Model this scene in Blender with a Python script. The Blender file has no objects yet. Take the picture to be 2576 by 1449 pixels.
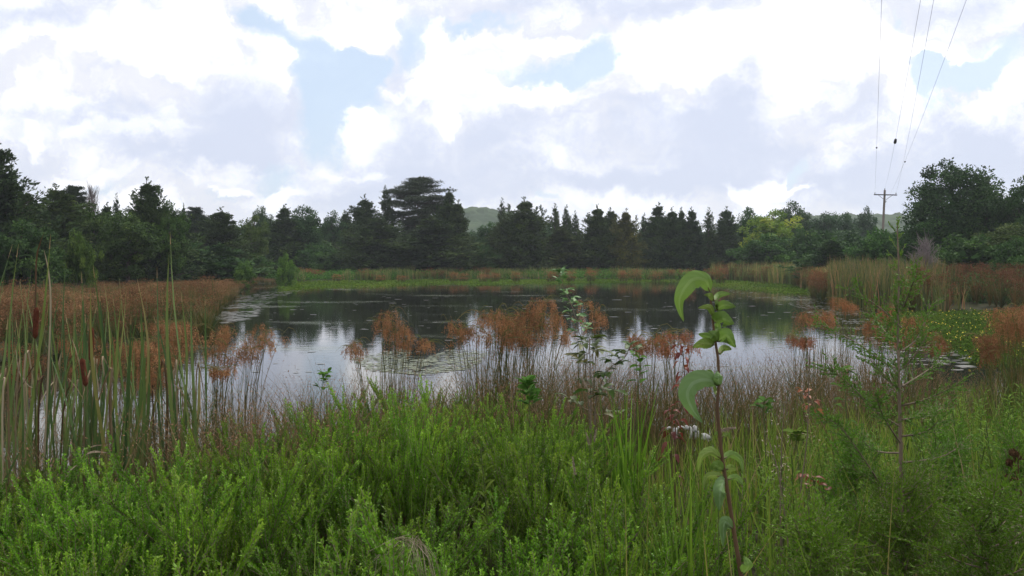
import bpy, math, random
import numpy as np
from mathutils import Vector
S = bpy.context.scene
COL = S.collection
PI = math.pi
rs = np.random.RandomState

# ------------------------------------------------------------------ camera
H = 2.6                                   # eye height above the pond surface
F = 1950.0 / 2575.0                       # focal length in picture widths
PITCH = math.atan((724.5 - 645.0) / 1950.0)
cam = bpy.data.cameras.new('camera'); camo = bpy.data.objects.new('camera', cam); COL.objects.link(camo)
cam.sensor_width = 36.0; cam.lens = 36.0 * F; cam.clip_start = 0.05; cam.clip_end = 6000
camo.location = (0, 0, H); camo.rotation_euler = (PI / 2 - PITCH, 0, 0)
S.camera = camo
def P(vx, vy, d):
    """world point at distance d along +Y seen towards picture direction (vx, vy)"""
    a = (vx - 1287.5) / 1950.0; b = (724.5 - vy) / 1950.0
    c, s = math.cos(PITCH), math.sin(PITCH)
    y = c + b * s; z = b * c - s
    return np.array([a / y * d, d, H + z / y * d])

# ------------------------------------------------------------------ render settings and light
S.view_settings.view_transform = 'Standard'; S.view_settings.look = 'None'
S.view_settings.exposure = 0.0; S.view_settings.gamma = 1.0
cy = S.cycles
cy.use_denoising = True
try: cy.denoiser = 'OPENIMAGEDENOISE'
except Exception: pass
cy.max_bounces = 6; cy.diffuse_bounces = 3; cy.glossy_bounces = 2; cy.transmission_bounces = 3
cy.volume_bounces = 0; cy.transparent_max_bounces = 8
cy.caustics_reflective = False; cy.caustics_refractive = False
cy.sample_clamp_indirect = 4.0
SUN_EL, SUN_AZ = 52.0, 40.0               # azimuth clockwise from +Y: ahead of the camera, to the right
sl = bpy.data.lights.new('sun', 'SUN'); sl.energy = 3.2; sl.angle = math.radians(10); sl.color = (1.0, 0.96, 0.88)
so = bpy.data.objects.new('sun', sl); COL.objects.link(so); so.location = (20, 20, 60)
_d = Vector((math.sin(math.radians(SUN_AZ)) * math.cos(math.radians(SUN_EL)),
             math.cos(math.radians(SUN_AZ)) * math.cos(math.radians(SUN_EL)), math.sin(math.radians(SUN_EL))))
so.rotation_euler = _d.to_track_quat('Z', 'Y').to_euler()

W = bpy.data.worlds.new('World'); S.world = W; W.use_nodes = True
def build_sky():
    nt = W.node_tree; nt.nodes.clear(); N = nt.nodes; L = nt.links
    def mk(t, **k):
        n = N.new(t)
        for a, b in k.items(): setattr(n, a, b)
        return n
    def math_(op, a, b=None, c=None, clamp=False):
        n = mk('ShaderNodeMath', operation=op, use_clamp=clamp)
        for i, v in enumerate((a, b, c)):
            if v is None: continue
            if hasattr(v, 'is_linked') or hasattr(v, 'links'): L.new(v, n.inputs[i])
            else: n.inputs[i].default_value = v
        return n.outputs[0]
    tc = mk('ShaderNodeTexCoord'); sep = mk('ShaderNodeSeparateXYZ'); L.new(tc.outputs['Generated'], sep.inputs[0])
    ym = math_('MAXIMUM', sep.outputs[1], 0.12)
    u = math_('DIVIDE', sep.outputs[0], ym); w = math_('DIVIDE', sep.outputs[2], ym)
    w = math_('ABSOLUTE', w)
    cmb = mk('ShaderNodeCombineXYZ'); L.new(u, cmb.inputs[0]); L.new(w, cmb.inputs[1])
    uv = cmb.outputs[0]
    def noise(scale, detail, rough, src, sx=1.0, sy=1.0, off=(0, 0, 0)):
        m = mk('ShaderNodeMapping'); L.new(src, m.inputs[0]); m.inputs['Scale'].default_value = (sx, sy, 1); m.inputs['Location'].default_value = off
        n = mk('ShaderNodeTexNoise', noise_dimensions='2D'); L.new(m.outputs[0], n.inputs['Vector'])
        n.inputs['Scale'].default_value = scale; n.inputs['Detail'].default_value = detail; n.inputs['Roughness'].default_value = rough
        return n
    def warp(src, scale, amp, detail, rough, off):
        n = noise(scale, detail, rough, src, off=off)
        s = mk('ShaderNodeVectorMath', operation='SUBTRACT'); L.new(n.outputs['Color'], s.inputs[0]); s.inputs[1].default_value = (.5, .5, .5)
        m = mk('ShaderNodeVectorMath', operation='MULTIPLY_ADD'); L.new(s.outputs[0], m.inputs[0]); m.inputs[1].default_value = (amp, amp, 0); L.new(src, m.inputs[2])
        return m.outputs[0]
    wuv = warp(uv, 7.0, 0.16, 7.0, 0.6, (3, 7, 0))
    def blobs(lst, src, spread=1.5):
        acc = None
        for (x, y, rx, ry, st) in lst:
            p = P(x, y, 1.0); cu, cw = p[0], p[2] - H
            ax, ay = 1950.0 / (rx * spread), 1950.0 / (ry * spread)
            v = mk('ShaderNodeVectorMath', operation='MULTIPLY_ADD'); L.new(src, v.inputs[0])
            v.inputs[1].default_value = (ax, ay, 0); v.inputs[2].default_value = (-cu * ax, -cw * ay, 0)
            l = mk('ShaderNodeVectorMath', operation='LENGTH'); L.new(v.outputs[0], l.inputs[0])
            m = mk('ShaderNodeMapRange', interpolation_type='SMOOTHSTEP'); L.new(l.outputs['Value'], m.inputs['Value'])
            m.inputs['From Min'].default_value = 0; m.inputs['From Max'].default_value = 1
            m.inputs['To Min'].default_value = st; m.inputs['To Max'].default_value = 0
            acc = m.outputs[0] if acc is None else math_('ADD', acc, m.outputs[0])
        return acc
    blue = [(1400, 195, 150, 55, 1), (1485, 130, 55, 80, 1), (920, 178, 60, 50, 1), (1045, 90, 90, 75, .8), (1210, 66, 90, 26, .9),
            (900, 265, 95, 110, .85), (1335, 500, 32, 20, .8), (600, 36, 90, 40, .9), (690, 75, 120, 50, .8), (800, 128, 90, 60, .9),
            (830, 228, 85, 90, .9), (815, 335, 60, 80, .85), (705, 452, 95, 50, .9), (373, 66, 30, 10, .8), (270, 480, 80, 22, .7),
            (2380, 174, 72, 60, 1.1), (2347, 222, 42, 52, 1), (2470, 170, 60, 45, 1.1), (1978, 456, 46, 60, 1), (2290, 25, 34, 34, .6),
            (2500, 110, 80, 40, .6), (560, 505, 60, 22, .6)]
    grey = [(110, 78, 170, 42, 1), (655, 320, 110, 90, .9), (670, 380, 120, 34, .7), (270, 315, 110, 28, 1), (330, 202, 130, 16, .6),
            (456, 402, 190, 26, .8), (104, 370, 90, 60, .5), (1480, 20, 260, 36, 1), (1045, 249, 120, 32, .9), (1045, 350, 66, 50, .9),
            (1252, 456, 290, 34, .95), (1148, 394, 80, 55, .6), (1563, 345, 230, 32, .85), (1590, 262, 90, 26, .8), (1620, 450, 200, 40, .8),
            (1240, 340, 60, 60, .6), (1854, 245, 62, 74, 1), (1810, 302, 130, 26, .9), (2090, 378, 250, 34, 1.1), (2152, 275, 95, 70, .8),
            (1770, 395, 160, 30, .6), (2110, 448, 210, 36, .7), (2401, 330, 90, 44, .6), (2505, 394, 140, 60, .9), (1758, 465, 120, 40, .8),
            (2401, 54, 150, 50, .5), (960, 470, 120, 60, .4), (2350, 470, 200, 40, .5), (80, 450, 120, 40, .4)]
    white = [(500, 35, 60, 45, .8), (400, 90, 130, 40, .8), (720, 160, 30, 60, .9), (900, 75, 80, 60, 1.1), (1120, 120, 30, 70, .8), (1080, 200, 110, 45, .8),
             (1400, 95, 90, 32, 1), (1340, 250, 90, 32, .9), (1690, 120, 150, 90, 1), (740, 495, 60, 22, 1), (1890, 490, 60, 34, 1.2), (1940, 470, 18, 30, .7), (1840, 460, 26, 24, .8),
             (1970, 505, 50, 20, .9), (170, 440, 90, 22, .9), (60, 360, 30, 36, .8), (2380, 130, 90, 14, .7), (2480, 250, 90, 60, .8), (1160, 320, 60, 34, .7), (940, 330, 60, 26, .6),
             (330, 130, 260, 40, .7), (2000, 130, 330, 80, .9), (150, 240, 150, 60, .5), (2300, 200, 60, 90, .5), (1150, 230, 200, 30, .4), (2040, 505, 40, 14, .7), (930, 435, 50, 16, .7), (1460, 455, 22, 14, .5), (580, 488, 50, 12, .7)]
    fb = blobs(blue, wuv); fg = blobs(grey, warp(uv, 4.0, 0.22, 8.0, 0.62, (5, 1, 0)), 2.2); fw = blobs(white, wuv)
    n1 = noise(6.5, 9.0, 0.62, wuv, 1, 1.9, (1, 2, 0)); n2 = noise(2.2, 6.0, 0.55, uv, 1, 2.2, (9, 4, 0))
    b = math_('SUBTRACT', fb, math_('MULTIPLY', fw, 0.8))
    b = math_('ADD', b, math_('MULTIPLY_ADD', n1.outputs[0], 0.5, -0.27))
    mb = mk('ShaderNodeMapRange', interpolation_type='SMOOTHSTEP'); L.new(b, mb.inputs['Value'])
    mb.inputs['From Min'].default_value = 0.02; mb.inputs['From Max'].default_value = 0.95
    mb.inputs['To Max'].default_value = 0.9
    g = math_('SUBTRACT', fg, math_('MULTIPLY', fw, 0.9))
    g = math_('ADD', g, math_('MULTIPLY_ADD', n2.outputs[0], 1.3, -0.6)); g = math_('ADD', g, math_('MULTIPLY_ADD', n1.outputs[0], 1.6, -0.8))
    mg = mk('ShaderNodeMapRange', interpolation_type='SMOOTHSTEP'); L.new(g, mg.inputs['Value'])
    mg.inputs['From Min'].default_value = -0.35; mg.inputs['From Max'].default_value = 1.3
    # clouds: bright tops, lavender-grey bases
    cc = mk('ShaderNodeMix', data_type='RGBA'); L.new(mg.outputs[0], cc.inputs[0])
    bw = mk('ShaderNodeMix', data_type='RGBA'); bw.inputs[6].default_value = (0.93, 0.95, 1.03, 1); bw.inputs[7].default_value = (1.36, 1.36, 1.38, 1)
    n3 = noise(9.0, 9.0, 0.6, wuv, 1, 1.7, (4, 8, 0)); q3 = math_('ADD', math_('MULTIPLY', fw, 0.32), n3.outputs[0])
    mw = mk('ShaderNodeMapRange', interpolation_type='SMOOTHSTEP'); L.new(q3, mw.inputs['Value']); mw.inputs['From Min'].default_value = 0.38; mw.inputs['From Max'].default_value = 0.68
    L.new(mw.outputs[0], bw.inputs[0]); L.new(bw.outputs[2], cc.inputs[6]); cc.inputs[7].default_value = (0.72, 0.785, 0.96, 1)
    cb = mk('ShaderNodeBackground'); L.new(cc.outputs[2], cb.inputs[0]); cb.inputs[1].default_value = 1.0
    sky = mk('ShaderNodeTexSky', sky_type='NISHITA'); sky.sun_disc = False
    sky.sun_elevation = math.radians(SUN_EL); sky.sun_rotation = math.radians(SUN_AZ); sky.dust_density = 2.0
    sb = mk('ShaderNodeBackground'); L.new(sky.outputs[0], sb.inputs[0]); sb.inputs[1].default_value = 0.15
    hz = mk('ShaderNodeBackground'); hz.inputs[0].default_value = (0.68, 0.84, 1.04, 1); hz.inputs[1].default_value = 1.0
    m0 = mk('ShaderNodeMixShader'); m0.inputs[0].default_value = 0.72; L.new(sb.outputs[0], m0.inputs[1]); L.new(hz.outputs[0], m0.inputs[2])
    m1 = mk('ShaderNodeMixShader'); L.new(mb.outputs[0], m1.inputs[0]); L.new(cb.outputs[0], m1.inputs[1]); L.new(m0.outputs[0], m1.inputs[2])
    out = mk('ShaderNodeOutputWorld'); L.new(m1.outputs[0], out.inputs[0])
build_sky()
try: W.cycles.sampling_method = 'MANUAL'; W.cycles.sample_map_resolution = 512
except Exception: pass

# ------------------------------------------------------------------ helpers
def tag(o, label=None, cat=None, group=None, kind=None):
    if label: o['label'] = label
    if cat: o['category'] = cat
    if group: o['group'] = group
    if kind: o['kind'] = kind
    return o
def empty(name, loc=(0, 0, 0), rz=0.0):
    o = bpy.data.objects.new(name, None); COL.objects.link(o); o.location = tuple(float(v) for v in loc); o.rotation_euler = (0, 0, rz)
    o.empty_display_size = 0.2
    return o
def to_mesh(name, V, Q, T=None, mat=None, smooth=False):
    """V (n,3); Q (m,4) quads, repeated last index = triangle; T (m,) tint"""
    me = bpy.data.meshes.new(name)
    V = np.asarray(V, np.float32); Q = np.asarray(Q, np.int32)
    tri = Q[:, 3] == Q[:, 2]
    lens = np.where(tri, 3, 4).astype(np.int32)
    mask = np.ones(Q.shape, bool); mask[tri, 3] = False
    idx = Q[mask]
    starts = np.concatenate([[0], np.cumsum(lens)[:-1]]).astype(np.int32)
    me.vertices.add(len(V)); me.vertices.foreach_set('co', V.ravel())
    me.loops.add(len(idx)); me.loops.foreach_set('vertex_index', idx)
    me.polygons.add(len(Q)); me.polygons.foreach_set('loop_start', starts)
    if smooth: me.polygons.foreach_set('use_smooth', np.ones(len(Q), bool))
    if T is not None:
        a = me.attributes.new('tint', 'FLOAT', 'FACE'); a.data.foreach_set('value', np.asarray(T, np.float32))
    me.update(calc_edges=True)
    if mat: me.materials.append(mat)
    return me
class MB:
    def __init__(s): s.V = []; s.Q = []; s.T = []; s.n = 0
    def add(s, V, Q, T=0.5):
        V = np.asarray(V, float).reshape(-1, 3); Q = np.asarray(Q, int).reshape(-1, 4)
        if len(Q) == 0: return s
        s.V.append(V); s.Q.append(Q + s.n); s.n += len(V)
        s.T.append(np.broadcast_to(np.asarray(T, float), (len(Q),)).copy()); return s
    def arr(s): return np.concatenate(s.V), np.concatenate(s.Q), np.concatenate(s.T)
    def mesh(s, name, mat, smooth=False):
        V, Q, T = s.arr(); return to_mesh(name, V, Q, T, mat, smooth)
    def build(s, name, mat, parent=None, smooth=False):
        o = bpy.data.objects.new(name, s.mesh(name, mat, smooth)); COL.objects.link(o)
        if parent: o.parent = parent
        return o
    def put(s, A, loc, rz=0.0, sc=(1, 1, 1), tint=0.0, tilt=(0, 0)):
        V, Q, T = A; c, n = math.cos(rz), math.sin(rz)
        X = V * np.asarray(sc, float)
        X = X + np.stack([X[:, 2] * tilt[0], X[:, 2] * tilt[1], 0 * X[:, 2]], 1)
        R = np.stack([X[:, 0] * c - X[:, 1] * n, X[:, 0] * n + X[:, 1] * c, X[:, 2]], 1) + np.asarray(loc, float)
        return s.add(R, Q, np.clip(T + tint, 0, 1))
def unit(v): return v / (np.linalg.norm(v, axis=-1, keepdims=True) + 1e-9)
def cards(B, D, N, L, Wd, T):
    """diamond leaves: base B, direction D, rough normal N"""
    D = unit(D); Sd = unit(np.cross(D, N)); L = np.asarray(L)[..., None]; Wd = np.asarray(Wd)[..., None]
    n = len(B); V = np.stack([B, B + D * L * .45 + Sd * Wd / 2, B + D * L, B + D * L * .45 - Sd * Wd / 2], 1).reshape(-1, 3)
    return V, np.arange(4 * n).reshape(n, 4), T
def ribbons(C, Sd, Wd, T):
    """C (n,k,3) centre lines, Sd (n,k,3) side vectors, Wd (n,k) widths"""
    n, k, _ = C.shape; Sd = unit(Sd)
    A = C + Sd * Wd[..., None] / 2; B = C - Sd * Wd[..., None] / 2
    V = np.stack([A, B], 2).reshape(-1, 3)
    i = (np.arange(n)[:, None] * 2 * k + np.arange(k - 1)[None] * 2)
    Q = np.stack([i, i + 1, i + 3, i + 2], -1).reshape(-1, 4)
    return V, Q, np.repeat(np.broadcast_to(T, (n,)), k - 1)
def tubes(C, R, T=0.5, m=4):
    C = np.asarray(C, float); R = np.broadcast_to(np.asarray(R, float), C.shape[:2])
    n, k, _ = C.shape
    D = unit(np.gradient(C, axis=1)); ref = np.where(np.abs(D[..., 2:3]) > .9, np.array([1., 0, 0]), np.array([0., 0, 1]))
    A = unit(np.cross(D, ref)); B = np.cross(D, A)
    an = np.arange(m) * 2 * PI / m
    ring = C[:, :, None] + R[:, :, None, None] * (np.cos(an)[:, None] * A[:, :, None] + np.sin(an)[:, None] * B[:, :, None])
    V = ring.reshape(-1, 3); Q = []
    base = (np.arange(n)[:, None] * k + np.arange(k - 1)[None])[..., None] * m
    j = np.arange(m)[None, None]; j2 = (j + 1) % m
    Q = np.stack([base + j, base + j2, base + m + j2, base + m + j], -1).reshape(-1, 4)
    return V, Q, np.repeat(np.broadcast_to(T, (n,)), (k - 1) * m)
def curve(p, n=8):
    """smooth line through points"""
    p = np.asarray(p, float); t = np.linspace(0, len(p) - 1, n); out = []
    for s in t:
        i = min(int(s), len(p) - 2); f = s - i
        a, b, c, d = p[max(i - 1, 0)], p[i], p[i + 1], p[min(i + 2, len(p) - 1)]
        out.append(.5 * (2 * b + (c - a) * f + (2 * a - 5 * b + 4 * c - d) * f * f + (3 * b - a - 3 * c + d) * f ** 3))
    return np.array(out)
def vnoise(x, y, seed=0):
    """cheap smooth value noise in numpy"""
    xi = np.floor(x).astype(int); yi = np.floor(y).astype(int); fx = x - xi; fy = y - yi
    fx = fx * fx * (3 - 2 * fx); fy = fy * fy * (3 - 2 * fy)
    def h(a, b):
        v = np.sin(a * 127.1 + b * 311.7 + seed * 74.7) * 43758.5453; return v - np.floor(v)
    return (h(xi, yi) * (1 - fx) + h(xi + 1, yi) * fx) * (1 - fy) + (h(xi, yi + 1) * (1 - fx) + h(xi + 1, yi + 1) * fx) * fy

# ------------------------------------------------------------------ materials
def new_mat(name):
    m = bpy.data.materials.new(name); m.use_nodes = True; nt = m.node_tree; nt.nodes.clear(); return m, nt.nodes, nt.links
def foliage(name, cols, trans=0.3, rough=0.55, spec=0.25, patch=0.35, pscale=1.2):
    """leaf material: hue by each leaf's own tint, slow patches over the plant, the object's colour on top"""
    m, N, L = new_mat(name)
    at = N.new('ShaderNodeAttribute'); at.attribute_name = 'tint'
    tc = N.new('ShaderNodeTexCoord'); nz = N.new('ShaderNodeTexNoise'); L.new(tc.outputs['Object'], nz.inputs['Vector']); nz.inputs['Scale'].default_value = pscale; nz.inputs['Detail'].default_value = 3
    ad = N.new('ShaderNodeMath'); ad.operation = 'MULTIPLY_ADD'; L.new(nz.outputs[0], ad.inputs[0]); ad.inputs[1].default_value = patch * 2; 
    s2 = N.new('ShaderNodeMath'); s2.operation = 'ADD'; L.new(at.outputs['Fac'], s2.inputs[0]); s2.inputs[1].default_value = -patch
    L.new(s2.outputs[0], ad.inputs[2])
    cr = N.new('ShaderNodeValToRGB'); L.new(ad.outputs[0], cr.inputs[0])
    e = cr.color_ramp.elements
    while len(e) < len(cols): e.new(0.5)
    for i, c in enumerate(cols): e[i].position = i / (len(cols) - 1); e[i].color = (*c, 1)
    oi = N.new('ShaderNodeObjectInfo'); mx = N.new('ShaderNodeMix'); mx.data_type = 'RGBA'; mx.blend_type = 'MULTIPLY'; mx.inputs[0].default_value = 1
    L.new(cr.outputs[0], mx.inputs[6]); L.new(oi.outputs['Color'], mx.inputs[7])
    b = N.new('ShaderNodeBsdfPrincipled'); L.new(mx.outputs[2], b.inputs['Base Color']); b.inputs['Roughness'].default_value = rough
    b.inputs['Specular IOR Level'].default_value = spec
    o = N.new('ShaderNodeOutputMaterial')
    if trans > 0:
        t = N.new('ShaderNodeBsdfTranslucent'); L.new(mx.outputs[2], t.inputs[0])
        ms = N.new('ShaderNodeMixShader'); ms.inputs[0].default_value = trans; L.new(b.outputs[0], ms.inputs[1]); L.new(t.outputs[0], ms.inputs[2]); L.new(ms.outputs[0], o.inputs[0])
    else: L.new(b.outputs[0], o.inputs[0])
    return m
def plain(name, c1, c2, scale=8.0, rough=0.8, spec=0.3, stretch=(1, 1, 1), bump=0.0):
    m, N, L = new_mat(name)
    tc = N.new('ShaderNodeTexCoord'); mp = N.new('ShaderNodeMapping'); mp.inputs['Scale'].default_value = stretch; L.new(tc.outputs['Object'], mp.inputs[0])
    nz = N.new('ShaderNodeTexNoise'); nz.inputs['Scale'].default_value = scale; nz.inputs['Detail'].default_value = 6; nz.inputs['Roughness'].default_value = .65; L.new(mp.outputs[0], nz.inputs['Vector'])
    cr = N.new('ShaderNodeValToRGB'); cr.color_ramp.elements[0].position = .32; cr.color_ramp.elements[1].position = .68
    cr.color_ramp.elements[0].color = (*c1, 1); cr.color_ramp.elements[1].color = (*c2, 1); L.new(nz.outputs[0], cr.inputs[0])
    b = N.new('ShaderNodeBsdfPrincipled'); L.new(cr.outputs[0], b.inputs['Base Color']); b.inputs['Roughness'].default_value = rough; b.inputs['Specular IOR Level'].default_value = spec
    if bump:
        bp = N.new('ShaderNodeBump'); bp.inputs['Strength'].default_value = bump; L.new(nz.outputs[0], bp.inputs['Height']); L.new(bp.outputs[0], b.inputs['Normal'])
    o = N.new('ShaderNodeOutputMaterial'); L.new(b.outputs[0], o.inputs[0]); return m
M = {}
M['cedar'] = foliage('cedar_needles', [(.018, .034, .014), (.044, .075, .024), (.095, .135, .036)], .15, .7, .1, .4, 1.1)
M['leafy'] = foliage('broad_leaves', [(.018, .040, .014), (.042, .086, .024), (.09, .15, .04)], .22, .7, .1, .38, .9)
M['yellow'] = foliage('yellow_green_leaves', [(.045, .085, .012), (.10, .16, .022), (.20, .22, .035)], .3, .6, .15, .3, .6)
M['pine'] = foliage('pine_needles', [(.016, .028, .013), (.032, .05, .022), (.055, .075, .035)], .1, .6, .15, .25, .9)
M['bark'] = plain('grey_bark', (.045, .038, .032), (.12, .10, .085), 9, .9, .1, (1, 1, .2), .4)
M['twig'] = plain('dead_twig', (.16, .13, .13), (.27, .23, .22), 20, .9, .1)
M['soil'] = plain('bank_soil', (.018, .016, .009), (.045, .048, .018), 1.4, .95, .1, bump=.5)
M['hill'] = foliage('hill_woods', [(.020, .040, .012), (.035, .062, .02), (.06, .09, .03)], 0, .9, .05, .45, .06)
M['pole'] = plain('weathered_pole', (.13, .10, .085), (.26, .21, .18), 5, .85, .15, (1, 1, .1))
M['darkwood'] = plain('dark_crossarm', (.05, .05, .055), (.10, .10, .10), 5, .85, .15)
M['metal'] = plain('dull_metal', (.10, .10, .11), (.2, .2, .2), 5, .5, .5)
M['wire'] = plain('wire_metal', (.5, .5, .6), (.62, .62, .72), 5, .6, .3)

# ------------------------------------------------------------------ pond and ground
POND = np.array([(-30, 5.2), (-7, 5.4), (-4, 5.7), (-2.4, 7.0), (-.8, 8.6), (1.5, 9.6), (4, 10.6), (8, 12.5), (14, 14.5), (22, 16), (29, 21), (31, 29), (26, 35),
                 (18, 36.5), (18.5, 46), (22.5, 56), (26, 70), (24, 84), (8, 88), (-8, 87), (-20, 82), (-25, 72), (-21, 58), (-17, 44), (-13.5, 33), (-10.5, 24), (-13, 19.5), (-24, 18)], float)
def sdf(x, y):
    """distance to the water's edge, positive on land"""
    x = np.asarray(x, float); y = np.asarray(y, float); d = np.full(x.shape, 1e9); ins = np.zeros(x.shape, bool)
    n = len(POND)
    for i in range(n):
        a = POND[i]; b = POND[(i + 1) % n]; e = b - a
        t = np.clip(((x - a[0]) * e[0] + (y - a[1]) * e[1]) / (e @ e), 0, 1)
        d = np.minimum(d, np.hypot(x - a[0] - t * e[0], y - a[1] - t * e[1]))
        c = ((a[1] > y) != (b[1] > y)) & (x < (b[0] - a[0]) * (y - a[1]) / (b[1] - a[1] + 1e-12) + a[0]); ins ^= c
    return np.where(ins, -d, d)
def ground_z(x, y):
    x = np.asarray(x, float); y = np.asarray(y, float); s = sdf(x, y)
    near = np.clip((24 - y) / 8, 0, 1)
    land = near * 1.0 * (1 - np.exp(-np.maximum(s, 0) / 2.6)) + (1 - near) * (.35 * (1 - np.exp(-np.maximum(s, 0) / 4)))
    z = np.where(s > 0, .01 + land, np.maximum(s * .22, -.6))
    z = z + np.clip(s, 0, 1) * .10 * (vnoise(x * .9, y * .9, 3) - .5)
    r = np.hypot(x, y - 20)
    return z + np.clip((r - 130) / 900, 0, 1) * 6
def gz(x, y): return float(ground_z(np.array([x]), np.array([y]))[0])
u = np.linspace(-1, 1, 281); g1 = 1250 * np.sinh(6 * u) / math.sinh(6)
gx, gy = np.meshgrid(g1, g1 + 25); gv = np.stack([gx.ravel(), gy.ravel(), ground_z(gx.ravel(), gy.ravel())], 1)
k = len(u); i = (np.arange(k - 1)[:, None] * k + np.arange(k - 1)[None]).ravel()
b = MB().add(gv, np.stack([i, i + 1, i + k + 1, i + k], 1)); tag(b.build('ground', M['soil'], smooth=True), kind='structure')

def water_mat():
    m, N, L = new_mat('pond_water')
    tc = N.new('ShaderNodeTexCoord')
    mp = N.new('ShaderNodeMapping'); mp.inputs['Scale'].default_value = (1, 2.2, 1); L.new(tc.outputs['Object'], mp.inputs[0])
    n1 = N.new('ShaderNodeTexNoise'); n1.inputs['Scale'].default_value = 1.6; n1.inputs['Detail'].default_value = 4; L.new(mp.outputs[0], n1.inputs['Vector'])
    bp = N.new('ShaderNodeBump'); bp.inputs['Strength'].default_value = .12; bp.inputs['Distance'].default_value = .02; L.new(n1.outputs[0], bp.inputs['Height'])
    # thin pale-green surface film in drifting patches
    m2 = N.new('ShaderNodeMapping'); m2.inputs['Scale'].default_value = (.12, .3, 1); m2.inputs['Location'].default_value = (.3, .2, 0); L.new(tc.outputs['Object'], m2.inputs[0])
    n2 = N.new('ShaderNodeTexNoise'); n2.inputs['Scale'].default_value = 1.0; n2.inputs['Detail'].default_value = 7; n2.inputs['Roughness'].default_value = .65; L.new(m2.outputs[0], n2.inputs['Vector'])
    mr = N.new('ShaderNodeMapRange'); mr.inputs['From Min'].default_value = .56; mr.inputs['From Max'].default_value = .72; mr.inputs['To Max'].default_value = .45; L.new(n2.outputs[0], mr.inputs['Value'])
    b = N.new('ShaderNodeBsdfPrincipled'); b.inputs['Base Color'].default_value = (.012, .013, .008, 1); b.inputs['Roughness'].default_value = .03; b.inputs['IOR'].default_value = 1.5
    L.new(bp.outputs[0], b.inputs['Normal'])
    f = N.new('ShaderNodeBsdfPrincipled'); f.inputs['Base Color'].default_value = (.13, .15, .08, 1); f.inputs['Roughness'].default_value = .3
    ms = N.new('ShaderNodeMixShader'); L.new(mr.outputs[0], ms.inputs[0]); L.new(b.outputs[0], ms.inputs[1]); L.new(f.outputs[0], ms.inputs[2])
    o = N.new('ShaderNodeOutputMaterial'); L.new(ms.outputs[0], o.inputs[0]); return m
wx = np.linspace(-34, 34, 35); wy = np.linspace(3, 92, 45); X, Y = np.meshgrid(wx, wy)
i = (np.arange(44)[:, None] * 35 + np.arange(34)[None]).ravel()
tag(MB().add(np.stack([X.ravel(), Y.ravel(), 0 * X.ravel()], 1), np.stack([i, i + 1, i + 36, i + 35], 1)).build('water', water_mat(), smooth=True), kind='structure')

# ------------------------------------------------------------------ hills behind the woods
def hill(cx, cyy, rx, ry, top, seed, name='hills'):
    n = 170; a = np.linspace(-1, 1, n); U, Vv = np.meshgrid(a, a)
    x = cx + U * rx; y = cyy + Vv * ry; r = np.sqrt(U ** 2 + Vv ** 2)
    z = top * np.clip(1 - r ** 2, 0, 1) ** 1.1 * (.85 + .3 * vnoise(x / 90, y / 90, seed))
    # tree crowns: round bumps on a jittered cell pattern
    s = 8.5; best = np.full(x.shape, 9.0); ix = np.floor(x / s); iy = np.floor(y / s); hh = np.zeros(x.shape)
    for dx in (-1, 0, 1):
        for dy in (-1, 0, 1):
            jx = ix + dx; jy = iy + dy
            h1 = np.sin(jx * 12.9 + jy * 78.2 + seed) * 4375.5; h1 -= np.floor(h1); h2 = np.sin(jx * 39.3 + jy * 11.1 + seed) * 2375.5; h2 -= np.floor(h2)
            d = np.hypot(x / s - jx - h1, y / s - jy - h2); m = d < best; best = np.where(m, d, best); hh = np.where(m, h1, hh)
    z = z + np.where(z > 1, 5.5 * np.sqrt(np.clip(1 - best ** 2, 0, 1)) + hh * 3.0 + 1.2 * vnoise(x / 1.7, y / 1.7, 5), 0)
    i = (np.arange(n - 1)[:, None] * n + np.arange(n - 1)[None]).ravel()
    T = np.clip(.25 + .5 * hh.ravel()[i], 0, 1)
    tag(MB().add(np.stack([x.ravel(), y.ravel(), z.ravel() - .5], 1), np.stack([i, i + 1, i + n + 1, i + n], 1), T).build(name, M['hill']), kind='structure')
p = P(1208, 512, 560); hill(p[0], 560, 75, 130, p[2] - 8, 1)
p = P(2210, 528, 520); hill(p[0] + 25, 540, 190, 150, p[2] - 8, 2)
p = P(2560, 560, 600); hill(p[0], 640, 300, 150, 34, 4)

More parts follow.
